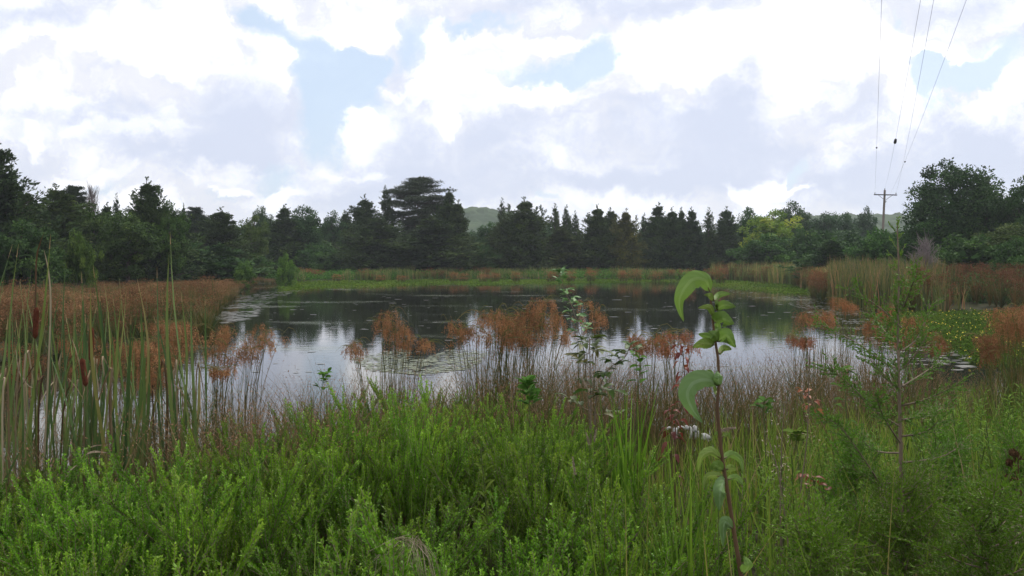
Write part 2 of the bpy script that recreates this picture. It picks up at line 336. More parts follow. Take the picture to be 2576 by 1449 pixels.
# ------------------------------------------------------------------ trees
def cedar_arr(seed, h=8.0, r=2.4, dense=1.0, tops=3, sparse=False, low=.03, leaf=1.0):
    R = rs(seed); nb = int(190 * dense); t = R.rand(nb) ** .85 * .96 + .02; az = R.rand(nb) * 2 * PI
    lob = 1 + .22 * np.sin(az * 2 + seed) + .16 * np.sin(az * 3 + 2 * seed)
    prof = (1 - t) ** .95 * (.72 + .56 * vnoise(t * 13, np.floor(az * 1.3), seed)) * (.8 + .2 * np.minimum(t / .15, 1)) + .05
    Ln = r * prof * lob * (.5 + .75 * R.rand(nb) ** 1.5); el = .05 + .40 * R.rand(nb) + .35 * t
    A = np.stack([0 * t, 0 * t, h * (low + (1 - low) * t * .92)], 1)
    D = np.stack([np.cos(az), np.sin(az), el], 1); E = A + D * Ln[:, None]; E[:, 2] = np.minimum(E[:, 2], h * .99)
    m = int(95 if not sparse else 60); s = .18 + .82 * R.rand(nb, m) ** .75
    pts = A[:, None] + (E - A)[:, None] * s[..., None]
    spread = (.05 + .16 * Ln)[:, None, None] * (1.15 - s)[..., None] + (.06 * (1 - .8 * t))[:, None, None]
    pts = pts + R.randn(nb, m, 3) * spread
    dr = D[:, None] * .8 + np.array([0, 0, .35]) + R.randn(nb, m, 3) * .55
    B = pts.reshape(-1, 3); n = len(B)
    tint = np.clip(.5 + np.repeat(R.randn(nb) * .16, m) + R.randn(n) * .12, 0, 1)
    mb = MB(); mb.add(*cards(B, dr.reshape(-1, 3), R.randn(n, 3), (.16 + .20 * R.rand(n)) * leaf * np.repeat(1 - .5 * t, m), (.06 + .07 * R.rand(n)) * leaf * np.repeat(1 - .35 * t, m), tint))
    # several leaders make the spiky top
    for q in range(tops):
        a = R.rand() * 2 * PI; rr = r * (.18 + .25 * R.rand()) * (q > 0); z0 = h * .55; z1 = h * (.99 if q == 0 else .74 + .18 * R.rand()); k_ = 26; mm = 26
        f = (np.arange(k_) + R.rand(k_)) / k_; aa = R.rand(k_) * 2 * PI; c0 = np.stack([math.cos(a) * rr + 0 * f, math.sin(a) * rr + 0 * f, z0 + (z1 - z0) * f], 1)
        ln = (.06 + r * .40 * (1 - f) ** .9 * R.uniform(.55, 1.25, k_)) * (1 if q == 0 else .7); dd = np.stack([np.cos(aa), np.sin(aa), .75 + .5 * f], 1)
        g = R.rand(k_, mm, 1); B = (c0[:, None] + dd[:, None] * (ln[:, None, None] * g) + R.randn(k_, mm, 3) * (.02 + .09 * (1 - f))[:, None, None] * (1.1 - g)).reshape(-1, 3); n = len(B)
        dr = np.repeat(dd, mm, 0) * .8 + R.randn(n, 3) * .35 + [0, 0, .3]; sc = leaf * np.repeat(1 - .5 * f, mm)
        mb.add(*cards(B, dr, R.randn(n, 3), (.12 + .14 * R.rand(n)) * sc, (.05 + .05 * R.rand(n)) * sc, np.clip(.5 + R.randn(n) * .15, 0, 1)))
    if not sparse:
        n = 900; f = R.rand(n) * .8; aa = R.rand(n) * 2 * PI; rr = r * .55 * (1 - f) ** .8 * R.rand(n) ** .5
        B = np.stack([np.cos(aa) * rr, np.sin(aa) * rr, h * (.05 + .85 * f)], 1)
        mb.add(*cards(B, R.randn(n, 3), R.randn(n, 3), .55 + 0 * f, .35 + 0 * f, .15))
    limbs = MB(); zz = np.linspace(0, 1, 7)
    limbs.add(*tubes(np.stack([.05 * np.sin(zz * 5), .05 * np.cos(zz * 4), zz * h * .96], 1)[None], (.13 * (1 - zz) + .015)[None], m=7))
    sel = R.permutation(nb)[:60]
    limbs.add(*tubes(np.stack([A[sel], (A[sel] + E[sel]) / 2 - [0, 0, .08], E[sel]], 1), np.stack([Ln[sel] * .016 + .008, Ln[sel] * .010 + .005, 0 * Ln[sel] + .004], 1), m=4))
    return mb.arr(), limbs.arr(), h, r
def leafy_arr(seed, h=8.0, r=2.8, low=.12, nc=95, per=120, leaf=1.0, lobes=1.0):
    R = rs(seed); c = []
    while len(c) < nc:
        v = R.randn(3); v /= np.linalg.norm(v); f = (.45 + .55 * R.rand())
        z = low + (1 - low) * (.5 + .47 * v[2] * f)
        wd = math.sin(min(max((z - low) / (1 - low), .02), .98) * PI) ** .55
        a = math.atan2(v[1], v[0]); lob = 1 + lobes * (.2 * math.sin(2 * a + seed) + .16 * math.sin(3 * a + 4 * z + seed * 2))
        q = math.hypot(v[0], v[1]) * f
        c.append((math.cos(a) * q * r * lob * (.55 + .45 * wd), math.sin(a) * q * r * lob * (.55 + .45 * wd), z * h))
    c = np.array(c); cr = (.30 + .45 * R.rand(nc)) * r / 2.8
    d = unit(R.randn(nc, per, 3)); d[..., 2] = d[..., 2] * .75 + .1; k_ = (.55 + .5 * R.rand(nc, per))[..., None]
    B = (c[:, None] + d * cr[:, None, None] * k_).reshape(-1, 3); n = len(B); dd = d.reshape(-1, 3)
    tint = np.clip(.5 + np.repeat(R.randn(nc) * .16, per) + R.randn(n) * .12, 0, 1)
    mb = MB(); mb.add(*cards(B, dd * .5 + R.randn(n, 3) * .6 + [0, 0, -.15], dd + R.randn(n, 3) * .5 + [0, 0, .5], (.15 + .13 * R.rand(n)) * leaf, (.10 + .08 * R.rand(n)) * leaf, tint))
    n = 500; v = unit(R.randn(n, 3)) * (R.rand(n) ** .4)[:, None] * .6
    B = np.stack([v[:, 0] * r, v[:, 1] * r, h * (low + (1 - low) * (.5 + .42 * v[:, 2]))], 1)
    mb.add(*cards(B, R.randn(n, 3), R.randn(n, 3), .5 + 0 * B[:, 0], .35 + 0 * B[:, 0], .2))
    limbs = MB(); zz = np.linspace(0, 1, 7)
    limbs.add(*tubes(np.stack([.12 * np.sin(zz * 4), .1 * np.cos(zz * 3) - .1, zz * h * .85], 1)[None], (.16 * (1 - zz) + .02)[None], m=8))
    sel = R.permutation(nc)[:45]; st = np.stack([0 * sel, 0 * sel, np.maximum(c[sel, 2] - .45 * np.hypot(c[sel, 0], c[sel, 1]) - .5, .1 * h)], 1)
    mid = (st + c[sel]) / 2 + [0, 0, -.12]
    limbs.add(*tubes(np.stack([st, mid, c[sel]], 1), np.array([[.05, .03, .012]]), m=5))
    return mb.arr(), limbs.arr(), h, r
def pine_arr(seed, h=10.0, r=3.0):
    """open flat-layered crown on a bare lower trunk"""
    R = rs(seed); mb = MB(); limbs = MB(); zz = np.linspace(0, 1, 8)
    limbs.add(*tubes(np.stack([.1 * np.sin(zz * 4), 0 * zz, zz * h * .95], 1)[None], (.17 * (1 - zz) + .02)[None], m=8))
    for q in range(72):
        t = .42 + .57 * (q + R.rand()) / 72; a = R.rand() * 2 * PI
        Ln = r * min(1, (1.03 - t) / .26) ** .65 * min(1, (t - .30) / .30) * (.6 + .5 * R.rand()) + .15
        st = np.array([0, 0, t * h - .25 * Ln]); en = np.array([math.cos(a) * Ln, math.sin(a) * Ln, t * h - .25 * Ln + .12 * Ln + .15])
        mid = (st + en) / 2 + [0, 0, -.10 * Ln]
        limbs.add(*tubes(np.stack([st, mid, en])[None], np.array([[.045, .03, .012]]), m=5))
        nt = int(8 + 7 * Ln)
        for w in range(nt):
            f = .35 + .7 * R.rand(); c = st + (en - st) * f + np.array([R.randn() * .22 * Ln, R.randn() * .22 * Ln, .08 + R.rand() * .1]) * np.array([1, 1, 1])
            n = 46; d = unit(R.randn(n, 3)) * [1, 1, .45] + [0, 0, .25]
            B = c + d * .10 + R.randn(n, 3) * [.16, .16, .05]
            mb.add(*cards(B, d, R.randn(n, 3), .13 + .12 * R.rand(n), .04 + .03 * R.rand(n), np.clip(.5 + R.randn() * .12 + R.randn(n) * .12, 0, 1)))
    return mb.arr(), limbs.arr(), h, r
PROTO = {}
def proto(key, arrs, cm):
    c, l, h, r = arrs; r = float(np.percentile(np.hypot(c[0][:, 0], c[0][:, 1]), 96))
    PROTO[key] = dict(crown=to_mesh(key + '_crown', c[0], c[1], c[2], M[cm]), trunk=to_mesh(key + '_trunk', l[0], l[1], l[2], M['bark'], True), h=h, r=r, arr=c)
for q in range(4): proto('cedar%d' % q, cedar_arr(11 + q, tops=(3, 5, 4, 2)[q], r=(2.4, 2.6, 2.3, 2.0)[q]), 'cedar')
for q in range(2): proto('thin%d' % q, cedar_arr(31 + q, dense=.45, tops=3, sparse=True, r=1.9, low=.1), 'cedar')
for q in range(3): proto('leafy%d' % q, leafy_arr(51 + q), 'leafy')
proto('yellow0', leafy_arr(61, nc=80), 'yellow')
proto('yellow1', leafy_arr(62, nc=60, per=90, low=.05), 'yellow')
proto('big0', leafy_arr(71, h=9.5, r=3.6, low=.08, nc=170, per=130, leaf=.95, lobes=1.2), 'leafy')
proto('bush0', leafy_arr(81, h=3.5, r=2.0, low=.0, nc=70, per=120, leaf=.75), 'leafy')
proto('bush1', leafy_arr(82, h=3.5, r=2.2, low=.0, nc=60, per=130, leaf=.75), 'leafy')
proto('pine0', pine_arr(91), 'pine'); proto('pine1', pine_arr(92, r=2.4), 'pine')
def tree(kind, vx, vy, hw, d, label, col=(1, 1, 1), cat='tree', name=None, group=None, sink=0.0, base=None, seed=None):
    if 560 < vx < 2062 and d >= 70: d *= 1.15
    pr = PROTO[kind]; top = P(vx, vy, d); z0 = gz(top[0], d) - .05 if base is None else base
    nm = name or {'ce': 'cedar_tree', 'th': 'cedar_tree', 'le': 'broadleaf_tree', 'ye': 'broadleaf_tree', 'bi': 'broadleaf_tree', 'bu': 'shrub', 'pi': 'pine_tree'}[kind[:2]]
    root = empty(nm, (top[0], d, z0), random.Random(int(vx * 7 + vy)).random() * 6.28)
    hw = hw * (1.5 if kind[:2] == 'ce' else 1.15)
    root.scale = (hw * d / 1950 / pr['r'],) * 2 + ((top[2] - z0) / pr['h'],)
    tag(root, label, cat, group)
    c = bpy.data.objects.new('crown', pr['crown']); COL.objects.link(c); c.parent = root; c.color = (*col, 1)
    t = bpy.data.objects.new('trunk', pr['trunk']); COL.objects.link(t); t.parent = root
    return root
G = 'trees standing round the far side of the pond'
TREES = [  # kind, x, y of the top, half width, distance, label, colour
 ('cedar1', -15, 345, 78, 48, 'tallest spiky dark cedar cut by the left edge of the picture', (.9, .95, 1)),
 ('cedar0', 62, 468, 62, 52, 'dark cedar filling the gap right of the leftmost tall cedar', (1, 1, 1)),
 ('cedar2', 143, 460, 70, 56, 'dense green cedar with a small knob top near the left edge', (1.15, 1.1, .9)),
 ('pine1', 190, 472, 40, 66, 'flat topped pine rising behind the dense left cedars', (.8, .9, .9)),
 ('leafy0', 232, 505, 62, 60, 'olive green rounded tree left of the pointed cedar', (1.25, 1.15, .9)),
 ('thin0', 293, 485, 20, 72, 'thin spire of a young cedar poking above the left wood', (.8, .9, 1)),
 ('cedar3', 268, 508, 36, 66, 'small dark cedar just left of the thin cedar spire', (.9, 1, 1)),
 ('cedar1', 371, 443, 58, 58, 'tall pointed cedar with ragged upper branches standing above the left wood', (.95, 1, .95)),
 ('leafy1', 318, 530, 72, 54, 'wide dull green tree below and left of the tall pointed cedar', (1.2, 1.1, .9)),
 ('leafy2', 424, 507, 46, 58, 'rounded green tree touching the right side of the tall pointed cedar', (1.2, 1.25, .8)),
 ('thin1', 461, 510, 20, 80, 'wispy little cedar top right of the rounded green tree', (.8, .9, 1)),
 ('pine1', 490, 524, 38, 82, 'bluish open pine in the gap left of centre', (.8, .9, 1.1)),
 ('cedar0', 556, 520, 60, 78, 'broad dome shaped dark cedar left of the pale green tree', (1, 1, .95)),
 ('leafy0', 660, 516, 30, 96, 'round dark treetop behind the pale yellowish green tree', (.8, .9, .8)),
 ('yellow0', 636, 528, 40, 74, 'slender pale green tree with yellowing leaves beside the dome shaped cedar', (.62, .68, .8)),
 ('cedar3', 716, 513, 44, 84, 'dark pointed cedar right of the pale green tree', (.9, 1, .9)),
 ('leafy1', 768, 516, 50, 86, 'dark round headed tree with sky showing through its top', (.75, .9, .9)),
 ('leafy2', 835, 532, 36, 96, 'low dark tree left of the tall central cedars', (.85, 1, 1)),
 ('cedar2', 868, 527, 28, 98, 'small dark cedar just left of the tall central cedars', (.9, 1, 1)),
 ('cedar0', 916, 488, 44, 88, 'left one of the tall central cedars with twin spikes', (.85, .9, .9)),
 ('thin1', 970, 466, 40, 90, 'lanky cedar with open forked top left of the big pine', (.85, .9, .9)),
 ('cedar1', 952, 540, 66, 84, 'broad low cedar beneath the lanky forked cedar', (.9, .95, .85)),
 ('pine0', 1050, 450, 74, 92, 'big flat layered pine highest of the central trees', (1.05, 1.05, 1)),
 ('cedar3', 1130, 470, 38, 86, 'tall narrow cedar with a spire right of the big pine', (.9, .95, .9)),
 ('cedar2', 1152, 500, 34, 85, 'cedar with small side spikes between the narrow spire and the hill gap', (.95, .95, .8)),
 ('cedar0', 1085, 540, 78, 82, 'very wide dark cedar in front of the big pine', (.9, .92, .8)),
 ('leafy0', 1228, 556, 34, 92, 'green tree low in the gap below the distant wooded hill', (.95, 1.2, 1)),
 ('thin0', 1262, 497, 26, 90, 'thin open treetop right of the distant wooded hill', (1, 1, .9)),
 ('cedar1', 1320, 494, 56, 84, 'broad cedar with many spikes right of the hill gap', (1, 1, .8)),
 ('cedar2', 1268, 545, 46, 84, 'dark olive cedar left below the many spiked cedar', (1.15, 1.1, .85)),
 ('thin0', 1396, 511, 30, 88, 'first sparse see through cedar right of the many spiked cedar', (1, 1, .85)),
 ('thin1', 1424, 514, 28, 90, 'second sparse see through cedar in a row of three', (1, 1, .85)),
 ('thin0', 1447, 529, 24, 88, 'shortest of the sparse see through cedars', (1, 1, .85)),
 ('cedar3', 1410, 570, 52, 86, 'low thick brownish green cedar under the sparse cedars', (1.1, .95, .8)),
 ('cedar0', 1503, 513, 40, 86, 'twin topped cedar near the middle of the far shore', (1, 1, .85)),
 ('cedar2', 1536, 520, 34, 88, 'cedar pressed against the right side of the twin topped cedar', (1, 1, .85)),
 ('cedar1', 1574, 523, 34, 85, 'rusty brownish cedar between the greener ones', (1.9, 1.25, .8)),
 ('thin1', 1620, 535, 26, 92, 'faint thin cedar right of the rusty brownish cedar', (1, 1, 1)),
 ('cedar3', 1655, 508, 34, 90, 'upright cedar with stepped branches behind the dogwood sapling', (.95, 1.05, .95)),
 ('cedar0', 1690, 520, 32, 86, 'dark cedar directly above the big curled dogwood leaf', (.8, .9, .85)),
 ('cedar2', 1714, 519, 26, 88, 'narrow dark cedar second of the tight dark cluster', (.85, .95, .9)),
 ('cedar3', 1740, 520, 28, 86, 'blackish cedar at the right of the tight dark cluster', (.75, .85, .85)),
 ('thin0', 1782, 521, 26, 88, 'open crowned cedar with pale sky gaps near the yellow tree', (1, 1.05, 1)),
 ('cedar1', 1828, 518, 34, 87, 'ragged dark cedar with bare lower trunk left of the yellow tree', (.85, .95, .9)),
 ('leafy1', 1884, 520, 38, 90, 'dark green tree tucked against the left of the yellow tree', (.9, 1.15, .9)),
 ('leafy2', 1996, 508, 52, 98, 'dark treetop rising behind the yellow green tree', (.85, .95, .9)),
 ('yellow1', 1946, 512, 70, 82, 'bright yellow green tree standing out of the dark woods', (1.9, 1.85, 1.2)),
 ('leafy0', 2072, 530, 46, 110, 'hazy blue green tree below the right hand hill', (.85, 1, 1.15)),
 ('leafy1', 2127, 533, 36, 112, 'small round topped tree in front of the right hand hill', (.85, 1, 1.1)),
 ('leafy2', 2180, 521, 26, 118, 'dark lollipop shaped tree just left of the utility pole', (.75, .9, .95)),
 ('leafy0', 2145, 575, 62, 100, 'grey green tree lower left of the utility pole', (.9, 1.05, 1)),
 ('big0', 2398, 398, 104, 62, 'biggest tree at right with a towering dark leafy crown', (.75, .85, .85)),
 ('cedar3', 2475, 430, 46, 64, 'dark tree with radiating spiky shoots right of the biggest tree', (.8, .95, .8)),
 ('leafy1', 2480, 470, 72, 60, 'bushy dark tree leaning against the biggest tree on its right', (.85, 1, .8)),
 ('leafy2', 2568, 446, 62, 58, 'dark tree with ragged top cut by the right edge', (.85, .95, .8)),
 ('leafy0', 2330, 545, 68, 60, 'low rounded tree under the left side of the biggest tree', (.85, 1.05, .8)),
 ('leafy1', 2540, 560, 84, 54, 'olive brown bushy tree at the lower right edge of the woods', (1.35, 1.1, .8)),
 ('bush0', 2215, 575, 66, 62, 'rounded fresh green shrub under the utility pole', (1.15, 1.45, .9)),
 ('bush1', 2290, 585, 60, 60, 'dark green shrub right of the utility pole base', (.95, 1.15, .8)),
 ('bush1', 1930, 590, 80, 76, 'big round green shrub under the yellow green tree', (1.1, 1.35, .8)),
 ('bush0', 2030, 572, 50, 78, 'dark shrub right of the big round green shrub', (.95, 1.15, .8)),
 ('bush1', 2100, 600, 50, 72, 'mid green shrub left of the rounded fresh green shrub', (1.1, 1.3, .8)),
 ('bush0', 2440, 590, 90, 52, 'wide dark green shrub in front of the biggest tree', (.95, 1.1, .7)),
 ('bush1', 2560, 600, 70, 48, 'dark shrub at the right edge above the brown sedges', (.9, 1.1, .7)),
 ('bush1', 720, 640, 26, 68, 'small fresh yellow green sapling alone on the far left shore', (2.2, 2.2, 1.2)),
 ('bush0', 612, 655, 24, 62, 'pale speckled little shrub below the pale green tree', (1.9, 1.9, 1.2)),
 ('bush0', 195, 580, 34, 46, 'yellowish shrub showing against the dark wood behind the cattails', (1.7, 1.5, .9)),
 ('bush1', 640, 640, 50, 70, 'green undergrowth shrub at the foot of the pale green tree', (1.2, 1.4, .9)),
 ('bush0', 1225, 615, 50, 84, 'soft green shrub under the gap in the central cedars', (1.2, 1.4, 1.1)),
 ('bush1', 50, 560, 100, 42, 'broad shadowy shrub behind the left cattails', (.9, .95, .8)),
 ('bush0', 800, 610, 60, 82, 'dark green shrub under the round headed tree', (1.05, 1.25, .95)),
 ('bush1', 460, 620, 60, 66, 'shadowy shrub between the left wood and the dome shaped cedar', (1.0, 1.2, .95)),
]
for r_ in TREES:
    tree(*r_[:6], col=r_[6], cat='shrub' if r_[0][:4] == 'bush' else 'tree', group=G)
# wood behind, one mass
R = rs(5); mb = MB()
for q in range(95):
    vx = -150 + 2900 * (q + R.rand()) / 95; d = 122 + 30 * R.rand(); vy = 556 + 22 * R.rand() - (26 if vx < 560 else 0) + (14 if vx > 1100 and vx < 1300 else 0)
    if 2100 < vx < 2300: d = 150; vy = 580
    if vx > 1380 and vx < 1880: vy += 14
    A = PROTO[('cedar0', 'leafy0', 'leafy1', 'cedar2', 'leafy2')[q % 5]]; V, Q, T = A['arr']; keep = R.rand(len(Q)) < .3; idx = Q[keep]
    VV = V[idx].copy(); c = VV.mean(1, keepdims=True); VV = (c + (VV - c) * 1.6).reshape(-1, 3); QQ = np.arange(len(VV)).reshape(-1, 4)
    p = P(vx, vy, d); z0 = .3
    mb.put((VV, QQ, T[keep]), (p[0], d, z0), R.rand() * 6, (R.uniform(1.1, 1.7),) * 2 + ((p[2] - z0) / A['h'],), R.randn() * .08)
for q in range(150):
    vx = -200 + 2950 * (q + R.rand()) / 150; d = 106 + 8 * R.rand(); vy = 618 + 30 * R.rand()
    if vx < 560: d = 64 + 6 * R.rand(); vy = 600 + 40 * R.rand()
    if vx > 2060: d = 64 + 10 * R.rand(); vy = 585 + 40 * R.rand()
    if vx > 1850 and vx < 2060: d = 100
    A = PROTO[('bush0', 'bush1', 'cedar0')[q % 3]]; V, Q, T = A['arr']; keep = R.rand(len(Q)) < .3; idx = Q[keep]
    VV = V[idx].copy(); c = VV.mean(1, keepdims=True); VV = (c + (VV - c) * 1.7).reshape(-1, 3); QQ = np.arange(len(VV)).reshape(-1, 4)
    p = P(vx, vy, d); z0 = .1
    mb.put((VV, QQ, T[keep]), (p[0], d, z0), R.rand() * 6, (R.uniform(1.2, 1.7),) * 2 + ((p[2] - z0) / A['h'],), R.randn() * .1)
o = mb.build('distant_woods', M['leafy']); tag(o, 'mass of woods behind the far shore trees', 'woods', kind='stuff'); o.color = (.9, 1, 1, 1)

def dead_brush(name, vx, vy, d, hw, label, seed):
    p = P(vx, vy, d); z0 = gz(p[0], d); h = p[2] - z0; R = rs(seed); mb = MB(); w = hw * d / 1950
    st = np.array([0, 0, 0.]); n = 46; t = R.rand(n) * .85 + .05; a = R.rand(n) * 6.28
    A = np.stack([0 * t, 0 * t, t * h], 1); E = A + np.stack([np.cos(a) * w * (1.1 - t) * R.uniform(.5, 1, n), np.sin(a) * w * (1.1 - t), (.25 + .35 * R.rand(n)) * h * (1.1 - t)], 1)
    E[:, 2] = np.minimum(E[:, 2], h)
    mb.add(*tubes(np.array([[[0, 0, 0], [.04, 0, h / 2], [0, 0, h]]]), np.array([[.05, .035, .015]]), m=6))
    o2 = empty(name, (p[0], d, z0)); tag(o2, label, 'dead shrub'); mb.build('trunk', M['twig'], o2)
    mb = MB(); mb.add(*tubes(np.stack([A, (A + E) / 2 + [0, 0, -.04], E], 1), np.array([[.03, .022, .010]]), m=4))
    for q in range(n):
        f = R.rand(9)[:, None]; B = A[q] + (E[q] - A[q]) * (.3 + .7 * f); C = B + R.randn(9, 3) * .22 * w + [0, 0, .12 * h]
        mb.add(*tubes(np.stack([B, (B + C) / 2, C], 1), np.array([[.014, .011, .008]]), m=3))
    mb.build('twigs', M['twig'], o2)
dead_brush('dead_shrub', 2328, 608, 46, 52, 'bare grey dead shrub in front of the biggest tree', 3)
dead_brush('dead_shrub', 232, 484, 62, 30, 'bare pinkish treetop above the olive green tree at left', 4)

# ------------------------------------------------------------------ utility pole and wires
def utility_pole():
    d = 98.0; top = P(2224, 478, d); z0 = gz(top[0], d)
    root = empty('utility_pole', (top[0] - .25, d, z0)); tag(root, 'weathered wooden utility pole with a crossarm above the right woods', 'utility pole')
    hh = top[2] - z0; lean = np.array([.3, 0, 0]); zz = np.linspace(0, 1, 9)
    mb = MB(); mb.add(*tubes((lean * zz[:, None] + np.stack([0 * zz, 0 * zz, zz * hh], 1))[None], (.17 - .05 * zz)[None], m=12)); mb.build('pole', M['pole'], root, True)
    rz = math.radians(-20)
    c = lean * .96 + [0, 0, hh - .62]; ax = np.array([math.cos(rz), math.sin(rz), -.05])
    def boxbar(a, b_, w, t):
        a = np.array(a); b_ = np.array(b_); D = unit(b_ - a); Sd = unit(np.cross(D, [0, 0, 1])); U = np.cross(Sd, D)
        return np.array([a + Sd * s * t / 2 + U * q * w / 2 for s, q in ((-1, -1), (1, -1), (1, 1), (-1, 1))] + [b_ + Sd * s * t / 2 + U * q * w / 2 for s, q in ((-1, -1), (1, -1), (1, 1), (-1, 1))]), [(0, 1, 5, 4), (1, 2, 6, 5), (2, 3, 7, 6), (3, 0, 4, 7), (3, 2, 1, 0), (4, 5, 6, 7)]
    off = np.array([0, -.2, 0])
    MB().add(*boxbar(c + off - ax * 1.32, c + off + ax * 1.32, .13, .10)).build('crossarm', M['darkwood'], root)
    for s in (-1, 1):
        MB().add(*boxbar(c + off + ax * s * .8 - [0, 0, .05], c + off * .6 - [0, 0, .62] + ax * s * .08, .05, .02)).build('brace', M['metal'], root)
    ends = []
    for q in (c + off - ax * 1.2 + [0, 0, .06], c + off + ax * 1.2 + [0, 0, .06], lean + [0, 0, hh - .02]):
        z = np.array([0, .05, .08, .12, .16, .2, .24]); r_ = np.array([.02, .02, .06, .045, .06, .035, .01])
        MB().add(*tubes((q + np.stack([0 * z, 0 * z, z], 1))[None], r_[None], m=9)).build('insulator', M['metal'], root, True)
        ends.append(q + [0, 0, .22] + np.array(root.location))
    MB().add(*tubes((lean * .8 + np.array([[.14, -.05, hh - 1.6], [.2, -.1, hh - 1.5], [.16, -.1, hh - 1.35]]))[None], .05, m=6)).build('bracket', M['metal'], root)
    ends.append(lean * .8 + [.18, -.1, hh - 1.45] + np.array(root.location))
    return ends
E_ = utility_pole()
def wire(a, vx, vy, d, label, r=.0055):
    b_ = P(vx, vy, d); e = b_ + (b_ - a) * .9; e[2] = b_[2] + .9
    t = np.linspace(0, 1, 30)[:, None]; L1 = a + (b_ - a) * t; L1[:, 2] -= (4 * .55 * t * (1 - t))[:, 0]
    L2 = b_ + (e - b_) * t[1:]
    C = np.concatenate([L1, L2]); mb = MB(); mb.add(*tubes(C[None], r, m=5)); root = empty('power_line', tuple(a)); tag(root, label, 'power line', 'overhead wires running to the utility pole')
    o = mb.build('wire', M['wire'], root, True); o.location = -Vector(root.location)
    return root, L1
r0, l0 = wire(E_[0], 2216, 30, 22, 'leftmost overhead wire from the left end of the crossarm')
r1, l1 = wire(E_[2], 2315, 0, 22, 'overhead wire carrying a striped dark marker')
r2, l2 = wire(E_[1], 2348, 0, 22, 'overhead wire from the right end of the crossarm with nothing on it')
r3, l3 = wire(E_[3], 2430, 0, 22, 'rightmost overhead wire with a single small clamp')
def lump(root, L_, vy, ln, r, name):
    # find the span point that stands at height vy in the photo
    best = min(range(len(L_)), key=lambda j: abs((645 - 1950 * (L_[j][2] - H) / L_[j][1]) - vy))
    j = min(max(best, 1), len(L_) - 2); D = unit((L_[j + 1] - L_[j - 1])[None])[0]; c = L_[j] + [0, 0, -.05]
    z = np.linspace(-.5, .5, 9); rr = r * np.array([.3, .9, 1, .6, 1, 1, .6, .9, .3]); C = c + D * z[:, None] * ln
    o = MB().add(*tubes(C[None], rr[None], m=7)).build(name, M['darkwood'], root, True); o.location = -Vector(root.location)
lump(r0, l0, 372, .35, .05, 'clamp'); lump(r1, l1, 362, 1.9, .09, 'marker'); lump(r3, l3, 408, .35, .05, 'clamp')

# ------------------------------------------------------------------ materials for the near plants
M['bushleaf'] = foliage('feathery_green_leaves', [(.05, .125, .006), (.125, .27, .014), (.28, .45, .04)], .35, .5, .25, .22, 2.2)
M['juniper'] = foliage('fine_needles', [(.035, .095, .012), (.07, .17, .02), (.13, .25, .04)], .3, .6, .2, .25, 2.0)
M['grass'] = foliage('grass_blades', [(.055, .10, .012), (.11, .19, .020), (.19, .28, .035), (.26, .23, .06), (.30, .23, .12)], .3, .55, .25, .18, .7)
M['cattail'] = foliage('cattail_blades', [(.040, .078, .026), (.075, .13, .036), (.13, .185, .045), (.21, .21, .06), (.36, .24, .13)], .25, .5, .3, .16, 1.5)
M['rush'] = foliage('brown_rushes', [(.06, .08, .022), (.11, .095, .036), (.17, .12, .06), (.28, .18, .11)], .15, .75, .15, .25, .8)
M['wool'] = foliage('rusty_seed_heads', [(.11, .050, .024), (.20, .092, .042), (.30, .15, .070)], .25, .85, .1, .2, 1.5)
M['sedge'] = foliage('sedge_stems', [(.040, .070, .018), (.085, .11, .025), (.16, .13, .04), (.16, .09, .04)], .15, .6, .2, .3, .9)
M['matleaf'] = foliage('floating_leaves', [(.055, .11, .022), (.10, .17, .035), (.17, .22, .06)], .2, .85, .0, .25, .3)
M['flower'] = plain('yellow_petals', (.75, .55, .02), (.8, .65, .05), 5, .6)
M['dogleaf'] = foliage('dogwood_leaf', [(.10, .19, .035), (.16, .27, .05), (.24, .35, .10)], .35, .45, .3, .3, 9)
def blemish(m, sc, lo):
    nt = m.node_tree; N = nt.nodes; L = nt.links; mx = [n for n in N if n.bl_idname == 'ShaderNodeMix'][0]; tc = N.new('ShaderNodeTexCoord'); n = N.new('ShaderNodeTexNoise'); n.inputs['Scale'].default_value = sc; n.inputs['Detail'].default_value = 5; L.new(tc.outputs['Object'], n.inputs['Vector'])
    r = N.new('ShaderNodeMapRange'); r.inputs['From Min'].default_value = lo; r.inputs['From Max'].default_value = lo + .07; r.inputs['To Max'].default_value = .8; L.new(n.outputs[0], r.inputs['Value']); c = N.new('ShaderNodeMix'); c.data_type = 'RGBA'; L.new(r.outputs[0], c.inputs[0]); c.inputs[7].default_value = (.09, .06, .035, 1); L.new(mx.outputs[2], c.inputs[6])
    for n2 in N:
        if n2.bl_idname == 'ShaderNodeBsdfPrincipled': L.new(c.outputs[2], n2.inputs['Base Color'])
        if n2.bl_idname == 'ShaderNodeBsdfTranslucent': L.new(c.outputs[2], n2.inputs[0])
blemish(M['dogleaf'], 26, .66)
M['stem'] = plain('reddish_stem', (.075, .040, .022), (.14, .085, .04), 14, .6, .3, (1, 1, .3))
M['greystem'] = plain('pale_bark_stem', (.11, .085, .06), (.24, .18, .13), 20, .8, .2, (1, 1, .3))
M['greenstem'] = plain('green_stem', (.05, .08, .02), (.09, .11, .03), 14, .6, .3)
M['red'] = foliage('red_leaves', [(.09, .018, .012), (.16, .032, .022), (.24, .08, .03)], .3, .5, .3, .3, 9)
M['orange'] = foliage('orange_leaves', [(.20, .06, .03), (.36, .12, .05), (.40, .20, .08)], .3, .5, .3, .3, 9)
M['olive'] = foliage('olive_leaves', [(.035, .06, .012), (.07, .10, .02), (.12, .11, .03)], .3, .5, .3, .35, 3)
M['blueleaf'] = foliage('blue_green_leaves', [(.035, .08, .035), (.06, .125, .05), (.10, .18, .07)], .3, .5, .3, .3, 5)
M['fresh'] = foliage('fresh_green_leaves', [(.05, .12, .015), (.085, .18, .025), (.13, .23, .04)], .35, .75, .08, .3, 5)
